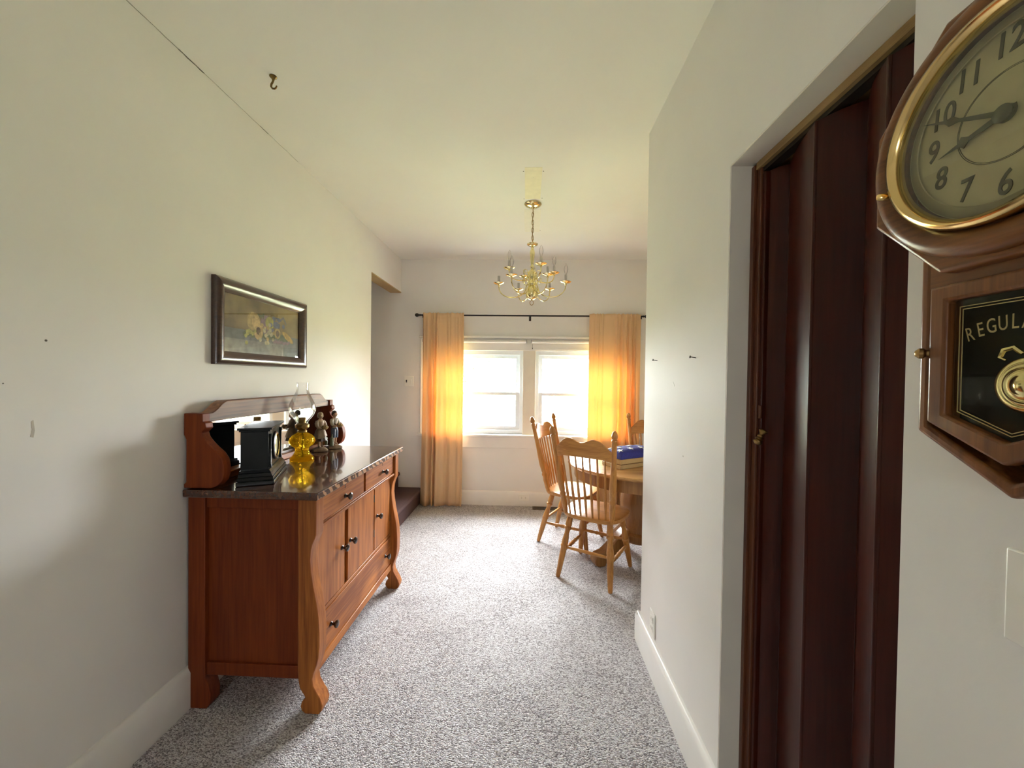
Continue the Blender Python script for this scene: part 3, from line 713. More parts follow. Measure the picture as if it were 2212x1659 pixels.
# ------------------------------------------------------------------ framed fruit picture on the left wall
pf = thing('framed_picture', 'fruit still life in a wide dark brown frame above the sideboard', 'picture', (XL, 1.99, 1.65))
y0, y1, zb, zt = 1.66, 2.365, 1.447, 1.846; fwid = .062
PRF = [(0, .001), (0, .020), (.010, .030), (.026, .032), (.044, .026), (.056, .016), (.062, .012), (.062, .001)]   # (inwards, out from the wall)
def frame_side(a, b, inn):
    """mitred rail from corner a to corner b, inn = inward normals at each end"""
    vs = []
    for (p, s) in ((a, inn[0]), (b, inn[1])):
        for (d, h) in PRF: vs.append((XL+h, p[0]+s[0]*d, p[1]+s[1]*d))
    n = len(PRF); fs = [(i, (i+1) % n, n+(i+1) % n, n+i) for i in range(n)] + [tuple(range(n-1, -1, -1)), tuple(range(n, 2*n))]
    return MB().add(vs, fs)
cs = [(y0, zb), (y1, zb), (y1, zt), (y0, zt)]; ins = [(1, 1), (-1, 1), (-1, -1), (1, -1)]
for k in range(4): frame_side(cs[k], cs[(k+1) % 4], (ins[k], ins[(k+1) % 4])).build('frame_rail', 'frame_dark', pf, smooth=50)
# flat print: background, table edge and painted fruit in flat shapes
def pic_bg():
    m, nt, b = nodes('print_background'); b.inputs['Roughness'].default_value = .6
    t = nt.nodes.new('ShaderNodeTexCoord'); n = nt.nodes.new('ShaderNodeTexNoise'); n.inputs['Scale'].default_value = 6; n.inputs['Detail'].default_value = 5
    nt.links.new(t.outputs['Object'], n.inputs['Vector']); r = nt.nodes.new('ShaderNodeValToRGB')
    e = r.color_ramp.elements; e[0].position = .35; e[0].color = (.085, .055, .020, 1); e[1].position = .66; e[1].color = (.36, .27, .10, 1)
    nt.links.new(n.outputs['Fac'], r.inputs[0]); nt.links.new(r.outputs[0], b.inputs['Base Color']); return m
pm = MB(); px0, px1, pz0, pz1 = y0+fwid, y1-fwid, zb+fwid, zt-fwid
pmats = [pic_bg(), plain('print_table', (.16, .18, .17), .6, var=.3, scale=30), plain('print_cloth', (.26, .27, .24), .6, var=.3, scale=30)]
fr_cols = [(.46, .33, .12), (.55, .38, .15), (.38, .36, .08), (.12, .14, .22), (.48, .43, .26), (.14, .08, .035), (.52, .33, .07), (.11, .14, .06), (.25, .17, .19)]
for i, c in enumerate(fr_cols): pmats.append(plain('print_fruit_%d' % i, c, .6, var=.35, scale=60))
dx = XL+.006
def quad(a, b, c, d, off, mi): pm.cur = mi; pm.add([(dx+off, a, c), (dx+off, b, c), (dx+off, b, d), (dx+off, a, d)], [(0, 1, 2, 3)])
Wp, Hp = px1-px0, pz1-pz0
quad(px0, px1, pz0, pz1, 0, 0)
quad(px0, px1, pz0, pz0+.42*Hp, .0002, 1)
quad(px0, px0+.75*Wp, pz0, pz0+.24*Hp, .0003, 2)
rn = random.Random(5); layer = .0004
def disc(u, v, ru, rv, mi, ang=0):
    global layer
    pm.cur = mi; n = 14; cy, cz = px0+u*Wp, pz0+v*Hp; pts = []
    for k in range(n):
        a = 2*PI*k/n; p, q = ru*Wp*math.cos(a), rv*Wp*math.sin(a)
        pts.append((dx+layer, cy+p*math.cos(ang)-q*math.sin(ang), cz+p*math.sin(ang)+q*math.cos(ang)))
    pm.add(pts, [tuple(range(n))]); layer += .00002
for k in range(7): disc(.28+.08*k, .36+.03*rn.random(), .07, .03, 10, rn.uniform(-.6, .6))
disc(.34, .60, .085, .085, 3); disc(.37, .585, .05, .05, 4)
disc(.50, .58, .075, .09, 11); disc(.55, .63, .06, .06, 5)
disc(.40, .42, .060, .07, 4); disc(.40, .44, .03, .035, 8)
for k in range(16): disc(.64+rn.gauss(0, .055), .62+rn.gauss(0, .05), .020, .020, 6)
for k in range(22): disc(.50+rn.gauss(0, .045), .40+rn.gauss(0, .085), .019, .019, 7 if k % 3 else 3)
for k in range(10): disc(.29+rn.gauss(0, .03), .38+rn.gauss(0, .06), .018, .018, 5)
disc(.66, .45, .045, .050, 3); disc(.66, .45, .026, .030, 8)
disc(.82, .40, .10, .030, 9, -.5)
for k in range(8): disc(.62+.03*k, .27+.02*rn.random(), .03, .012, 11, rn.uniform(-1, 1))
for a in (.3, .8, 1.4, -.2): disc(.42+.03*a, .74, .03, .008, 10, a)
for a in (.2, -.3, .7, 2.2): disc(.68+.04*a, .74, .05, .007, 6, a)
pm.build('fruit_print', pmats, pf, smooth=0)
MB().box(XL+.0085, XL+.0105, px0-.004, px1+.004, pz0-.004, pz1+.004).build('glass', 'pglass', pf, smooth=0)

# ------------------------------------------------------------------ ceiling hook
hk = thing('ceiling_hook', 'small tarnished brass swag hook screwed into the ceiling', 'hook', (-1.125, 1.646, ZC))
MB().lathe([(.015, 0), (.015, .003), (.011, .007), (.006, .012), (.004, .02)], (-1.125, 1.646, ZC), 16, (0, 0, -1)).build('hook_plate', 'hook', hk)
hp = [(-1.125, 1.646, ZC-.018), (-1.128, 1.646, ZC-.026), (-1.133, 1.646, ZC-.034), (-1.134, 1.646, ZC-.044), (-1.128, 1.646, ZC-.052), (-1.118, 1.646, ZC-.054), (-1.111, 1.646, ZC-.048), (-1.109, 1.646, ZC-.041)]
MB().tube(hp, [.004, .004, .0042, .0042, .004, .0038, .0034, .0028], 8).build('hook_wire', 'hook', hk)

# ------------------------------------------------------------------ chandelier
CX, CY = .021, 2.88
chd = thing('chandelier', 'polished brass two-tier chandelier with candle arms hanging by a chain', 'chandelier', (CX, CY, ZC))
MB().lathe([(.064, 0), (.064, .006), (.058, .012), (.045, .020), (.022, .026), (.012, .029), (.006, .038), (0, .04)], (CX, CY, ZC), 32, (0, 0, -1)).build('ceiling_canopy', 'brass', chd)
nl = 9; zc0, zc1 = ZC-.038, 2.405; ll = (zc0-zc1)/nl
for k in range(nl):
    zc_ = zc0-ll*(k+.5); pts = []
    for i in range(14):
        a = 2*PI*i/14; u_, v_ = .0075*math.cos(a), (ll*.5+.005)*math.sin(a)
        pts.append((CX+(u_ if k % 2 else 0), CY+(0 if k % 2 else u_), zc_+v_))
    MB().tube(pts, .0021, 6, True).build('chain_link', 'old_brass', chd)
MB().tube([(CX+.003*math.sin(i*1.3), CY+.003*math.cos(i*1.3), zc0-(zc0-zc1)*i/12) for i in range(13)], .0022, 6).build('lamp_cord', 'old_brass', chd)
zz = 1.985
MB().lathe([(.004, 0), (.008, .003), (.020, .006), (.036, .018), (.044, .035), (.046, .055), (.043, .08), (.034, .098), (.024, .106), (.024, .112), (.034, .118), (.036, .126), (.030, .136), (.022, .145), (.024, .155), (.034, .168), (.038, .185), (.034, .205), (.022, .220), (.012, .228), (.009, .236), (.016, .243), (.017, .250), (.010, .258), (.009, .264), (.013, .290), (.018, .330), (.019, .355), (.014, .376), (.010, .384), (.014, .392), (.008, .398), (.008, .402), (.038, .410), (.041, .418), (.034, .416), (.010, .410), (.006, .425), (0, .43)], (CX, CY, zz), 32).build('column', 'brass', chd, smooth=60)
MB().tube([(CX+.013*math.cos(a), CY, zz-.018+.018*math.sin(a)) for a in [2*PI*i/20 for i in range(20)]], .0022, 6, True).build('finial_ring', 'old_brass', chd)
def arm(ang, R, zcup, zroot, r_root, dip, bulb, h=.062):
    d = Vector((math.cos(ang), math.sin(ang), 0)); c = Vector((CX, CY, 0))
    pts = [c+d*r_root*.6+Vector((0, 0, zroot)), c+d*(r_root+.012)+Vector((0, 0, zroot-.006))]
    n = 16; rc = (R-(r_root+.02))/2; mid = r_root+.02+rc
    for i in range(n+1):
        a = PI + PI*i/n
        zside = zroot-.03 if i < n/2 else zcup-.02
        zlow = min(zroot, zcup)-dip
        pts.append(c+d*(mid+rc*math.cos(a))+Vector((0, 0, zside+(zlow-zside)*abs(math.sin(a)))))
    pts.append(c+d*R+Vector((0, 0, zcup)))
    a_ = MB().tube(pts, .0042, 8).build('arm', 'brass', chd)
    p = c+d*R
    MB().lathe([(.004, -.016), (.008, -.012), (.005, -.006), (.010, -.001), (.032, .003), (.041, .011), (.039, .0115), (.031, .005), (.010, .002), (0, .002)], (p.x, p.y, zcup), 24).build('drip_pan', 'brass', a_)
    MB().lathe([(.0098, .002), (.0098, h), (.006, h+.001), (0, h+.001)], (p.x, p.y, zcup), 14).build('candle_sleeve', 'sleeve', a_)
    if bulb:
        MB().lathe([(.006, h), (.0075, h+.008), (.0130, h+.022), (.0155, h+.036), (.0145, h+.050), (.0095, h+.066), (.004, h+.080), (0, h+.085)], (p.x, p.y, zcup), 16).build('bulb', 'bulb', a_, smooth=90)
    # curl at the root of the arm
    cl = []
    for i in range(18):
        t = i/17; a = t*2.6*PI; rad = .022*(1-.62*t)
        cl.append(c+d*(r_root+.034+rad*math.sin(a)-.008)+Vector((0, 0, zroot+.026-rad*math.cos(a)+.004)))
    MB().tube(cl, .0022, 6).build('scroll', 'brass', a_)
for a, b in ((175, 0), (115, 0), (55, 0), (-5, 1), (-65, 0), (-125, 1)):
    arm(math.radians(a), .250, 2.108, 2.105, .026, .098, b)
for a, b in ((200, 1), (20, 1), (-70, 1), (110, 0)):
    arm(math.radians(a), .178, 2.198, 2.165, .024, .040, b, .058)

# ------------------------------------------------------------------ dining table
TX, TY, TR = .885, 3.03, .56
tb = thing('dining_table', 'round oak pedestal dining table partly hidden behind the right wall', 'table', (TX, TY, 0))
MB().lathe([(0, .735), (TR-.03, .735), (TR-.012, .738), (TR, .748), (TR, .755), (TR-.006, .762), (TR-.02, .765), (0, .765)], (TX, TY, 0), 72).build('table_top', 'table_top', tb, smooth=30)
ap = MB(); n = 64
ap.ring([(TX+(TR-.055)*math.cos(2*PI*k/n), TY+(TR-.055)*math.sin(2*PI*k/n)) for k in range(n)], [(TX+(TR-.078)*math.cos(2*PI*k/n), TY+(TR-.078)*math.sin(2*PI*k/n)) for k in range(n)], 'Z', .645, .735)
ap.build('apron', 'table_leg', tb, smooth=30)
MB().lathe([(.13, .16), (.145, .18), (.145, .22), (.120, .235), (.115, .26), (.128, .30), (.140, .38), (.142, .46), (.132, .55), (.118, .60), (.115, .63), (.145, .65), (.16, .735)], (TX, TY, 0), 40).build('pedestal', 'table_leg', tb)
for k in range(4):
    a = math.radians(20+90*k); d = Vector((math.cos(a), math.sin(a), 0)); s = Vector((-math.sin(a), math.cos(a), 0))
    pr = [(.10, .26), (.14, .255), (.20, .215), (.27, .15), (.33, .105), (.375, .095), (.40, .075), (.405, .045), (.39, .012), (.365, 0), (.315, 0), (.30, .03), (.25, .055), (.19, .09), (.13, .14), (.10, .15)]
    m = MB(); vs = []
    for sg in (-.042, .042):
        for (u_, z_) in pr: q = Vector((TX, TY, z_))+d*u_+s*sg; vs.append(q)
    n = len(pr); m.add(vs, [tuple(range(n-1, -1, -1)), tuple(range(n, 2*n))] + [(i, (i+1) % n, n+(i+1) % n, n+i) for i in range(n)])
    m.build('foot', 'table_leg', tb, bevel=.008, smooth=50)

# ------------------------------------------------------------------ dining chairs
LEGP = [(.017, 0), (.0175, .03), (.018, .10), (.020, .17), (.017, .19), (.022, .205), (.022, .23), (.016, .25), (.014, .30), (.020, .42), (.021, .46), (.0185, .48), (.022, .495), (.022, .51), (.019, .53), (.0185, .66), (.015, .90), (.013, .985), (.010, 1)]
STRP = [(.008, 0), (.009, .10), (.0125, .24), (.0095, .30), (.0150, .36), (.0110, .40), (.0155, .50), (.0110, .60), (.0150, .64), (.0095, .70), (.0125, .76), (.009, .90), (.008, 1)]
def make_chair(name, label):
    ch = thing(name, label, 'chair', (0, 0, 0), 'oak spindle-back dining chairs')
    # seat: rounded saddle outline, faces +Y
    out = []
    for k in range(48):
        a = 2*PI*k/48; cx_, sy_ = math.cos(a), math.sin(a)
        e = .62
        x = .222*math.copysign(abs(cx_)**e, cx_); y = .205*math.copysign(abs(sy_)**e, sy_)
        x *= 1+.05*(y/.2); 
        out.append((x, y))
    m = MB(); rings = [(.90, .418), (.985, .424), (1.0, .436), (.985, .448), (.93, .452), (.70, .446), (.40, .441), (0.001, .440)]
    vs = []; n = 48
    for (k_, z_) in rings: vs += [(p[0]*k_, p[1]*k_, z_) for p in out]
    fs = [tuple(range(n-1, -1, -1))]
    for i in range(len(rings)-1):
        for k in range(n): fs.append((i*n+k, i*n+(k+1) % n, (i+1)*n+(k+1) % n, (i+1)*n+k))
    m.add(vs, fs); m.build('seat', 'honey_x', ch, smooth=50)
    legs = {}
    for sx_ in (-1, 1):
        for sy_ in (-1, 1):
            tp = Vector((sx_*.145, sy_*.125, .422)); bt = Vector((sx_*(.19 if sy_ < 0 else .20), sy_*(.235 if sy_ < 0 else .205), 0))
            legs[(sx_, sy_)] = (tp, bt)
            MB().turned(tp, bt, [(r_l*1.18, t_l) for r_l, t_l in LEGP], 14).build('leg', 'honey_z', ch, smooth=50)
    at = lambda k, t: legs[k][0].lerp(legs[k][1], t)
    for s in (-1, 1): MB().turned(at((s, -1), .60), at((s, 1), .60), STRP, 12).build('stretcher', 'honey_x', ch, smooth=50)
    for s in (-1, 1): MB().turned(at((-1, s), .52 if s < 0 else .50), at((1, s), .52 if s < 0 else .50), [(.008, 0), (.0105, .2), (.0115, .5), (.0105, .8), (.008, 1)] if s < 0 else STRP, 12).build('stretcher', 'honey_x', ch, smooth=50)
    # turned back posts with acorn finials
    pts_ = {}
    for s in (-1, 1):
        p0 = Vector((s*.168, -.158, .44)); p1 = Vector((s*.222, -.300, 1.075)); pts_[s] = (p0, p1)
        MB().turned(p0, p1, [(.015, 0), (.017, .04), (.021, .15), (.018, .20), (.022, .215), (.022, .235), (.016, .25), (.019, .27), (.024, .36), (.0235, .42), (.0185, .60), (.0165, .80), (.0165, .885), (.019, .893), (.019, .903), (.014, .910), (.016, .918), (.0215, .935), (.0205, .955), (.014, .985), (.006, .998), (0, 1)], 16).build('back_post', 'honey_z', ch, smooth=50)
    back = lambda z: -.158 - (z-.44)/(1.075-.44)*.142
    # crest rail: double-humped top, bowed backwards
    nu = 28; top_, bot_ = [], []
    for i in range(nu+1):
        u = -1+2*i/nu; au = abs(u)
        hump = .030*math.exp(-((au-.42)/.26)**2); edge = .060*max(0, (au-.62)/.38)**1.4
        zt_ = .978+hump-edge; zb_ = .873+.006*(1-u*u)-.010*math.exp(-((au-.9)/.12)**2)
        x = u*.206; bow = -.030*(1-u*u)
        top_.append((x, bow, zt_)); bot_.append((x, bow, zb_))
    vs = []; fs = []
    for off in (-.009, .009):
        for (x, bw, z) in top_: vs.append((x, back(z)+bw+off, z))
        for (x, bw, z) in bot_: vs.append((x, back(z)+bw+off, z))
    q = nu+1
    for i in range(nu):
        fs += [(i, i+1, q+i+1, q+i), (2*q+i, 3*q+i, 3*q+i+1, 2*q+i+1), (i, 2*q+i, 2*q+i+1, i+1), (q+i, q+i+1, 3*q+i+1, 3*q+i)]
    fs += [(0, q, 3*q, 2*q), (nu, 2*q+nu, 3*q+nu, q+nu)]
    MB().add(vs, fs).build('crest_rail', 'honey_x', ch, bevel=.004, smooth=50)
    for k in range(7):
        t = (k-3)/3
        p0 = Vector((t*.128, -.170-.016*(1-t*t), .44)); zt_ = .885; p1 = Vector((t*.152, back(zt_)-.030*(1-(t*.152/.206)**2), zt_))
        MB().turned(p0, p1, [(.0065, 0), (.0075, .1), (.0105, .30), (.0105, .36), (.008, .55), (.0072, .85), (.006, 1)], 8).build('spindle', 'honey_z', ch, smooth=60)
    return ch
def place(ch, x, y, fx, fy): ch.location = (x, y, 0); ch.rotation_euler = (0, 0, math.atan2(fy, fx)-PI/2)
chA = make_chair('dining_chair', 'nearest oak spindle-back chair, its back turned to the viewer, beside the right wall')
chB = copy_tree(chA); chB['label'] = 'oak spindle-back chair in front of the right window, seen from the side'
chC = copy_tree(chA); chC['label'] = 'oak spindle-back chair beyond the table against the right curtain'
place(chA, .396+.5*.235, 2.62+.866*.235, .5, .866)
place(chB, .20+.88*.235, 3.47-.47*.235, .88, -.47)
place(chC, 1.17, 3.53, -.17, -.98)

# ------------------------------------------------------------------ board case and folded flag on the table
bx = thing('flat_case', 'flat tan case with a seam around it on the dining table', 'case', (.80, 2.90, .7655))
ang = math.atan2(2.84-2.729, .842-.663); bx.rotation_euler = (0, 0, ang); ORG[bx.name] = Vector((0, 0, 0))
Lc, Wc = .40, .19
bx.location = (.663+math.cos(ang)*Lc/2-math.sin(ang)*Wc/2, 2.729+math.sin(ang)*Lc/2+math.cos(ang)*Wc/2, .7655)
MB().box(-Lc/2, Lc/2, -Wc/2, Wc/2, 0, .030).build('tray', 'tan_box', bx, bevel=.004)
MB().box(-Lc/2+.003, Lc/2-.003, -Wc/2+.003, Wc/2-.003, .030, .033).build('seam', 'wick', bx)
MB().box(-Lc/2, Lc/2, -Wc/2, Wc/2, .033, .072).build('lid', 'tan_box', bx, bevel=.006)
fl = thing('folded_flag', 'folded blue flag with white stars on the tan case', 'flag', (bx.location.x, bx.location.y, .838))
fl.rotation_euler = (0, 0, ang); ORG[fl.name] = Vector((0, 0, 0))
def pad(u, v):
    """puffy folded bundle: height over the footprint, u,v in -1..1"""
    return .052*(max(0, 1-abs(u)**3.2)*max(0, 1-abs(v)**3.2))**.42
m = MB(); n = 30; vs = []; fs = []
Lf, Wf = .205, .102
for j in range(n+1):
    for i in range(n+1):
        u, v = -1+2*i/n, -1+2*j/n
        vs.append((u*Lf, v*Wf, .012+pad(u, v)+.0015*math.sin(9*u+4*v)*(1-max(abs(u), abs(v)))))
for j in range(n):
    for i in range(n): a = j*(n+1)+i; fs.append((a, a+1, a+n+2, a+n+1))
q = len(vs); rim = [i for i in range(n+1)] + [(j+1)*(n+1)-1 for j in range(1, n+1)] + [n*(n+1)+i for i in range(n-1, -1, -1)] + [j*(n+1) for j in range(n-1, 0, -1)]
for i in rim: vs.append((vs[i][0]*.985, vs[i][1]*.985, 0))
for k in range(len(rim)): fs.append((rim[k], rim[(k+1) % len(rim)], q+(k+1) % len(rim), q+k))
fs.append(tuple(q+k for k in range(len(rim))))
m.add(vs, fs); m.build('flag_cloth', 'flag_blue', fl, smooth=60)
def star(cu, cv, r, a0):
    vs = []; 
    for k in range(10):
        a = a0+PI*k/5; rad = r if k % 2 == 0 else r*.40
        x, y = cu*Lf+rad*math.cos(a), cv*Wf+rad*math.sin(a)
        u, v = max(-.995, min(.995, x/Lf)), max(-.995, min(.995, y/Wf))
        vs.append((x, y, .0135+pad(u, v)))
    c = (cu*Lf, cv*Wf, .0145+pad(cu, cv)); vs.append(c)
    o = MB().add(vs, [(k, (k+1) % 10, 10) for k in range(10)]).build('star', 'flag_white', fl, smooth=60)
    s = o.modifiers.new('Solidify', 'SOLIDIFY'); s.thickness = .0012; s.offset = 1
rn = random.Random(2)
for (u, v) in ((-.78, -.45), (-.30, -.52), (.20, -.50), (.68, -.5), (-.55, .1), (-.05, .12), (.45, .1), (-.78, .6), (-.28, .62), (.22, .6), (.7, .62)):
    star(u, v, .026, rn.uniform(0, 1.2))

# ------------------------------------------------------------------ closet accordion door
ac = thing('accordion_door', 'dark mahogany brown accordion folding door closing the closet', 'door', (.70, .95, 0))
zlo, zhi = .012, 2.030
plan = [(.712, 1.196), (.752, 1.150), (.690, .967), (.752, .893), (.690, .778), (.742, .715), (.700, .668)]
for k in range(len(plan)-1):
    a, b = Vector(plan[k]), Vector(plan[k+1]); d = (b-a); nrm = Vector((d.y, -d.x)).normalized()
    if nrm.x > 0: nrm = -nrm
    a2, b2 = a+d*.03, b-d*.03; n = 8; poly = []
    for i in range(n+1):
        t = i/n; poly.append(a2.lerp(b2, t)+nrm*(.004+.006*math.sin(PI*t)))
    for i in range(n+1):
        t = 1-i/n; poly.append(a2.lerp(b2, t)-nrm*.004)
    MB().prism([tuple(p) for p in poly], 'Z', zlo, zhi).build('panel', 'closet', ac, smooth=35)
for k in (1, 2, 3, 4, 5):
    p = plan[k]
    MB().lathe([(.0055, 0), (.0055, zhi-zlo)], (p[0], p[1], zlo), 10).build('hinge_strip', 'closet', ac)
post = MB().box(.684, .694, DJ1-.020, DJ1-.004, .002, 2.062).box(.694, .735, DJ1-.038, DJ1-.004, .002, 2.058)
post.build('jamb_post', 'closet_frame', ac, bevel=.002)
MB().box(.700, .722, 1.183, 1.200, zlo, zhi).build('lead_post', 'closet', ac, bevel=.004)
hz = 1.245
hd_ = MB().lathe([(.010, 0), (.012, .003), (.009, .008), (.006, .012), (.006, .016), (.0085, .019), (.0085, .021), (.0065, .0235), (.0105, .027), (.011, .030), (.008, .0325), (.0125, .036), (.0125, .040), (.009, .0435), (.005, .046), (0, .047)], (.697, 1.160, hz+.012), 16, (-.45, -.05, -.85))
hd_.build('pull_handle', 'old_brass', ac)
MB().box(.694, .701, 1.176, 1.186, hz+.045, hz+.085).build('latch_plate', 'closet_frame', ac, bevel=.002)
tr_ = MB().box(.688, .790, DJ0+.002, 1.212, 2.046, DZ-.005)
tr_.build('track_board', 'track', ac, bevel=.001)
MB().box(.700, .728, DJ0+.002, 1.205, 2.034, 2.046).build('track_rail', 'iron', ac)

# ------------------------------------------------------------------ wall clock on the near right wall
wc = thing('wall_clock', 'oak schoolhouse pendulum clock with octagonal head on the right wall', 'clock', (XR, .471, 1.5))
KY, KZ = .471, 1.714
def octagon(ap_, cy=KY, cz=KZ):
    R = ap_/math.cos(PI/8); return [(cy+R*math.cos(PI/8+k*PI/4), cz+R*math.sin(PI/8+k*PI/4)) for k in range(8)]
def circ(r, n, cy=KY, cz=KZ, ph=PI/8): return [(cy+r*math.cos(ph+2*PI*k/n), cz+r*math.sin(ph+2*PI*k/n)) for k in range(n)]
def C(mb, name, mat, par=None, **k): return mb.build(name, mat, par or wc, **k)
# octagonal back board, then a turned ring moulding
C(MB().prism(octagon(.150), 'X', .570, XR-.001), 'head_case', 'clock_y', bevel=.002)
oc = MB()
o8 = octagon(.1665); i8 = octagon(.120)
oc.ring(o8, i8, 'X', .571, .548)
C(oc, 'octagon_board', 'clock_y', bevel=.005, seg=3)
C(MB().lathe([(.158, 0), (.159, .004), (.157, .010), (.151, .015), (.143, .017), (.134, .015), (.127, .010), (.124, .004), (.124, 0)], (.549, KY, KZ), 72, (-1, 0, 0)), 'ring_moulding', 'clock_y', smooth=60)
bzc = C(MB().lathe([(.124, 0), (.126, .010), (.124, .016), (.119, .018), (.114, .014), (.112, .006), (.112, 0)], (.540, KY, KZ), 80, (-1, 0, 0)), 'bezel', 'gold', smooth=60)
C(MB().lathe([(.006, 0), (.006, .010), (.004, .013), (0, .014)], (.535, KY+.131, KZ-.034), 12, (-1, .25, 0), sc2=(1, .7)), 'bezel_catch', 'gold', bzc)
C(MB().lathe([(.113, 0), (.113, .003), (0, .0032)], (.552, KY, KZ), 64, (-1, 0, 0)), 'dial', 'dial', smooth=0)
C(MB().lathe([(.112, .0), (.105, .0035), (.099, .0045), (.098, .0035), (.112, .0)], (.549, KY, KZ), 64, (-1, 0, 0)), 'dial_ring', 'dial_ring')
for r in (.050, .0515):
    C(MB().tube([(.5486, p[0], p[1]) for p in circ(r, 56)], .00035, 4, True), 'dial_line', 'ink')
RX = Matrix(((0, 0, -1), (-1, 0, 0), (0, 1, 0))).to_4x4()    # text plane: reads left to right when looking towards +X
ow = Vector(parent_org(wc))
def on_clock(y, z, x, rot=0):
    m_ = Matrix.Translation(Vector((x, y, z))-ow) @ RX @ Matrix.Rotation(rot, 4, 'Z'); return m_
for hnum in range(1, 13):
    a = hnum*PI/6; R = .081
    text_mesh('numeral', str(hnum), .040, 'ink', wc, on_clock(KY-R*math.sin(a), KZ+R*math.cos(a), .5482), shear=.12, offset=.0004, sx=.78)
def hand(ang, L, w0, x, spade, name):
    """ang clockwise from twelve"""
    d = (-math.sin(ang), math.cos(ang)); s = (d[1], -d[0])
    def P(t, o): return (KY+d[0]*t+s[0]*o, KZ+d[1]*t+s[1]*o)
    pl = [P(-.012, -w0), P(0, -w0*1.3), P(L*.5, -w0*.8), P(L*.60, -w0*spade), P(L*.66, -w0*.8), P(L*.72, -w0*.7), P(L, 0), P(L*.72, w0*.7), P(L*.66, w0*.8), P(L*.60, w0*spade), P(L*.5, w0*.8), P(0, w0*1.3), P(-.012, w0)]
    C(MB().prism(pl, 'X', x, x+.0009), name, 'ink')
hand(math.radians(296), .102, .0026, .5430, 2.2, 'minute_hand')
hand(math.radians(259), .072, .0032, .5450, 2.6, 'hour_hand')
C(MB().lathe([(.010, 0), (.010, .006), (.007, .009), (0, .010)], (.5485, KY, KZ), 16, (-1, 0, 0)), 'hand_boss', 'ink')
C(MB().lathe([(0, 0), (.1135, 0), (.10, .004), (.06, .008), (0, .010)], (.532, KY, KZ), 48, (-1, 0, 0)), 'dial_glass', 'cglass', smooth=90)
# drop case with pointed bottom, glazed door and pendulum
hw = .111
def hexa(w_, zt_, zs_, zp_): return [(KY+w_, zt_), (KY+w_, zs_), (KY, zp_), (KY-w_, zs_), (KY-w_, zt_)]
outer = hexa(hw, 1.585, 1.333, 1.266); inner = hexa(.096, 1.570, 1.342, 1.284)
C(MB().ring(outer, inner, 'X', XR-.001, .566), 'drop_case', 'clock_z', bevel=.005, seg=3)
C(MB().prism(hexa(.100, 1.58, 1.338, 1.276), 'X', XR-.012, XR-.002), 'case_back', 'dark_case')
dO = hexa(.0885, 1.533, 1.348, 1.305); dI = hexa(.0665, 1.511, 1.360, 1.332)
dr = C(MB().ring(dO, dI, 'X', .572, .556), 'drop_door', 'clock_z', bevel=.004, seg=3)
C(MB().box(.566, .580, KY-.097, KY+.097, 1.533, 1.575), 'case_rail', 'clock_y')
C(MB().prism(hexa(.070, 1.514, 1.357, 1.327), 'X', .5655, .567), 'door_glass', 'cglass', dr, smooth=0)
for w_, off in ((.058, 0), (.0545, .0035)):
    h_ = hexa(w_, 1.502-off, 1.364+off*.6, 1.339+off)
    C(MB().ring(h_, [(KY+(p[0]-KY)*.982, p[1]+(-.0011 if p[1] > 1.45 else .0011)) for p in h_], 'X', .5648, .5654), 'gilt_border', 'gilt', dr, smooth=0)
word = 'REGULATOR'
for i, chx in enumerate(word):
    t = (i-4)/4; y = KY-t*.0455; z = 1.470-.0105*t*t+.004
    text_mesh('gilt_letter', chx, .0255, 'gilt', dr, on_clock(y, z, .5650, -t*.24), extrude=.0002, sx=.58)
C(MB().lathe([(.0045, 0), (.0045, .006), (.0075, .009), (.0075, .013), (.004, .017), (0, .018)], (.562, KY+.0875, 1.443), 12, (-.75, .65, 0)), 'door_knob', 'old_brass', dr)
pn = C(MB().box(.583, .585, KY-.0025, KY+.0025, 1.405, 1.56), 'pendulum_rod', 'gold')
C(MB().lathe([(.032, 0), (.033, .002), (.030, .005), (.026, .004), (.022, .004), (.020, .007), (.015, .006), (.011, .010), (0, .013)], (.584, KY, 1.400), 40, (-1, 0, 0)), 'pendulum_bob', 'brass', pn, smooth=60)
for s in (-1, 1):
    C(MB().tube([(.580, KY+s*.004, 1.437), (.580, KY+s*.012, 1.445), (.580, KY+s*.022, 1.443), (.580, KY+s*.026, 1.434), (.580, KY+s*.020, 1.430)], [.0025, .003, .003, .0025, .0015], 6), 'bob_ornament', 'brass', pn)

# ------------------------------------------------------------------ small wall fittings
def plate(name, label, cat, cx_, cz_, w_, h_, wall, group=None):
    """wall: ('X',x,dir) or ('Y',y,dir); returns thing and a local box maker"""
    ax, v, d = wall
    root = thing(name, label, cat, (v, cx_, cz_) if ax == 'X' else (cx_, v, cz_), group)
    def bxx(a0, a1, z0, z1, d0, d1):
        lo, hi = sorted((v+d*d0, v+d*d1)); m = MB()
        return m.box(lo, hi, cx_+a0, cx_+a1, cz_+z0, cz_+z1) if ax == 'X' else m.box(cx_+a0, cx_+a1, lo, hi, cz_+z0, cz_+z1)
    bxx(-w_/2, w_/2, -h_/2, h_/2, .0002, .006).build('cover_plate', 'plate', root, bevel=.0025)
    return root, bxx
def outlet(root, bxx, vert):
    for s in (-1, 1):
        c = s*.021
        def P(a0, a1, b0, b1, d0, d1): return bxx(a0, a1, c+b0, c+b1, d0, d1) if vert else bxx(c+b0, c+b1, a0, a1, d0, d1)
        P(-.016, .016, -.014, .014, .006, .008).build('receptacle', 'plate', root, bevel=.002)
        for q_ in (-.007, .007): P(q_-.0013, q_+.0013, -.005, .006, .008, .0084).build('slot', 'socket', root)
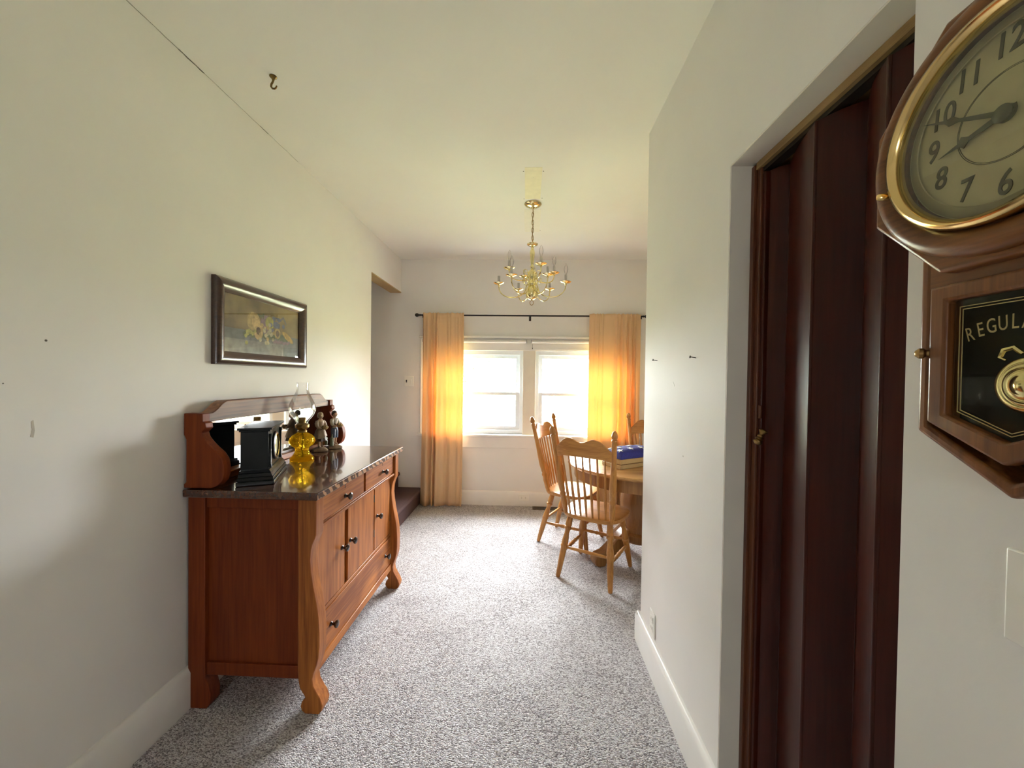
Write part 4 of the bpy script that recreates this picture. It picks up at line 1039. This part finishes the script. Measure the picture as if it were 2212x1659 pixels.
r_, b_ = plate('wall_outlet', 'white outlet plate low on the right wall above the baseboard', 'outlet', 1.868, .226, .072, .116, ('X', XR, -1)); outlet(r_, b_, True)
r_, b_ = plate('baseboard_outlet', 'white outlet set sideways in the baseboard under the windows', 'outlet', -.028, .094, .116, .072, ('Y', YB-.0205, -1)); outlet(r_, b_, False)
r_, b_ = plate('light_switch', 'white two-gang switch plate between the stairs and the left curtain', 'switch', -1.318, 1.354, .104, .112, ('Y', YB, -1))
b_(-.032, -.020, -.015, .015, .006, .0068).build('toggle_slot', 'socket', r_); b_(-.030, -.022, -.004, .010, .0068, .016).build('toggle', 'blackpl', r_)
b_(.018, .034, -.020, .020, .006, .009).build('blank_insert', 'plate', r_, bevel=.001)
r_, b_ = plate('wall_switch', 'white switch plate at the right edge below the wall clock', 'switch', .462, 1.134, .108, .118, ('X', XR, -1))
for q_ in (-.023, .023): b_(q_-.005, q_+.005, -.012, .012, .006, .0068).build('toggle_slot', 'socket', r_); b_(q_-.004, q_+.004, -.002, .010, .0068, .017).build('toggle', 'plate', r_)
# nails left in the right wall
for y, z, lb in ((1.878, 1.495, 'small nail in the right wall, the one nearer the corner'), (1.454, 1.486, 'small nail in the right wall, the one nearer the closet')):
    nl_ = thing('wall_nail', lb, 'nail', (XR, y, z), 'bare nails on the right wall')
    MB().lathe([(.0016, -.005), (.0016, .020)], (XR, y, z), 8, (-1, 0, .15)).build('shank', 'iron', nl_)
    MB().lathe([(.005, .020), (.005, .0225), (0, .023)], (XR, y, z), 10, (-1, 0, .15)).build('nail_head', 'iron', nl_)
# floor vent
vt = thing('floor_vent', 'brown metal floor register under the right window', 'vent', (.205, 4.14, 0))
MB().ring([(.07, 4.09), (.34, 4.09), (.34, 4.19), (.07, 4.19)], [(.085, 4.105), (.325, 4.105), (.325, 4.175), (.085, 4.175)], 'Z', .0005, .006).build('frame', 'vent', vt, bevel=.0015)
MB().box(.085, .325, 4.105, 4.175, .0005, .0015).build('duct', 'blackpl', vt)
for k in range(14):
    xx = .093+k*.0172; MB().box(xx, xx+.006, 4.105, 4.175, .0016, .0045).build('slat', 'vent', vt)

# ------------------------------------------------------------------ outside the windows
ZG = -.55
tag(MB().box(-30, 30, 4.5, 60, ZG-.1, ZG).build('lawn', 'grass'), 'green lawn outside the windows', 'lawn', kind='stuff')
fn = thing('chain_link_fence', 'grey chain-link fence across the yard seen through the left window', 'fence', (-2.5, 13, ZG))
for k in range(6):
    x_ = -7+k*1.9; MB().lathe([(.03, 0), (.03, 1.25), (.036, 1.26), (0, 1.31)], (x_, 13, ZG), 10).build('fence_post', 'galv', fn)
MB().tube([(-7, 13, ZG+1.22), (2.5, 13, ZG+1.22)], .02, 8).build('top_rail', 'galv', fn)
wm = MB(); 
for k in range(-12, 96):
    x_ = -7+k*.1
    for s in (1, -1):
        a_, b__ = (x_, ZG+.02), (x_+s*1.2, ZG+1.2)
        if min(a_[0], b__[0]) < -7 or max(a_[0], b__[0]) > 2.5: continue
        wm.tube([(a_[0], 13+s*.003, a_[1]), (b__[0], 13+s*.003, b__[1])], .004, 4)
o = wm.build('wire_mesh', 'galv', fn, smooth=0); o['kind'] = 'stuff'
tree = thing('yard_tree', 'leafy green tree beyond the fence through the left window', 'tree', (-3.4, 17, ZG))
MB().tube([(-3.4, 17, ZG), (-3.35, 17, 1.2), (-3.45, 17.1, 3.0), (-3.3, 17, 4.6)], [.24, .19, .15, .06], 10).build('trunk', 'bark', tree)
lm = MB(); rn = random.Random(9)
for k in range(2600):
    while True:
        p = Vector((rn.uniform(-1, 1), rn.uniform(-1, 1), rn.uniform(-1, 1)))
        if .35 < p.length < 1: break
    c = Vector((-3.4+p.x*2.6, 17+p.y*2.0, 3.3+p.z*2.3)); a = Vector((rn.gauss(0, 1), rn.gauss(0, 1), rn.gauss(0, 1))).normalized(); b = a.orthogonal().normalized(); s = rn.uniform(.10, .2)
    lm.add([c-a*s, c+b*s*.5, c+a*s, c-b*s*.5], [(0, 1, 2, 3)])
o = lm.build('foliage', 'leaf', tree, smooth=0); o['kind'] = 'stuff'
hs = thing('neighbour_house', 'pale sided house beyond the yard through the right window', 'house', (4.5, 21, ZG))
MB().box(.6, 9, 21, 27, ZG, 4.2).build('house_wall', 'siding', hs)
for k in range(20):
    z_ = ZG+.25+k*.23; MB().prism([(20.99, z_), (20.965, z_), (20.985, z_+.225), (20.99, z_+.225)], 'X', .6, 9).build('siding_board', 'siding', hs)
MB().prism([(20.6, 4.2), (27.4, 4.2), (24, 6.6)], 'X', .2, 9.4).build('house_roof', 'roofing', hs)
wn = MB().ring([(2.0, 1.4), (3.2, 1.4), (3.2, 2.9), (2.0, 2.9)], [(2.1, 1.5), (3.1, 1.5), (3.1, 2.8), (2.1, 2.8)], 'Y', 20.93, 20.99).build('house_window', 'vinyl', hs)
MB().box(2.1, 3.1, 20.95, 20.955, 1.5, 2.8).build('window_pane', 'galv', wn)
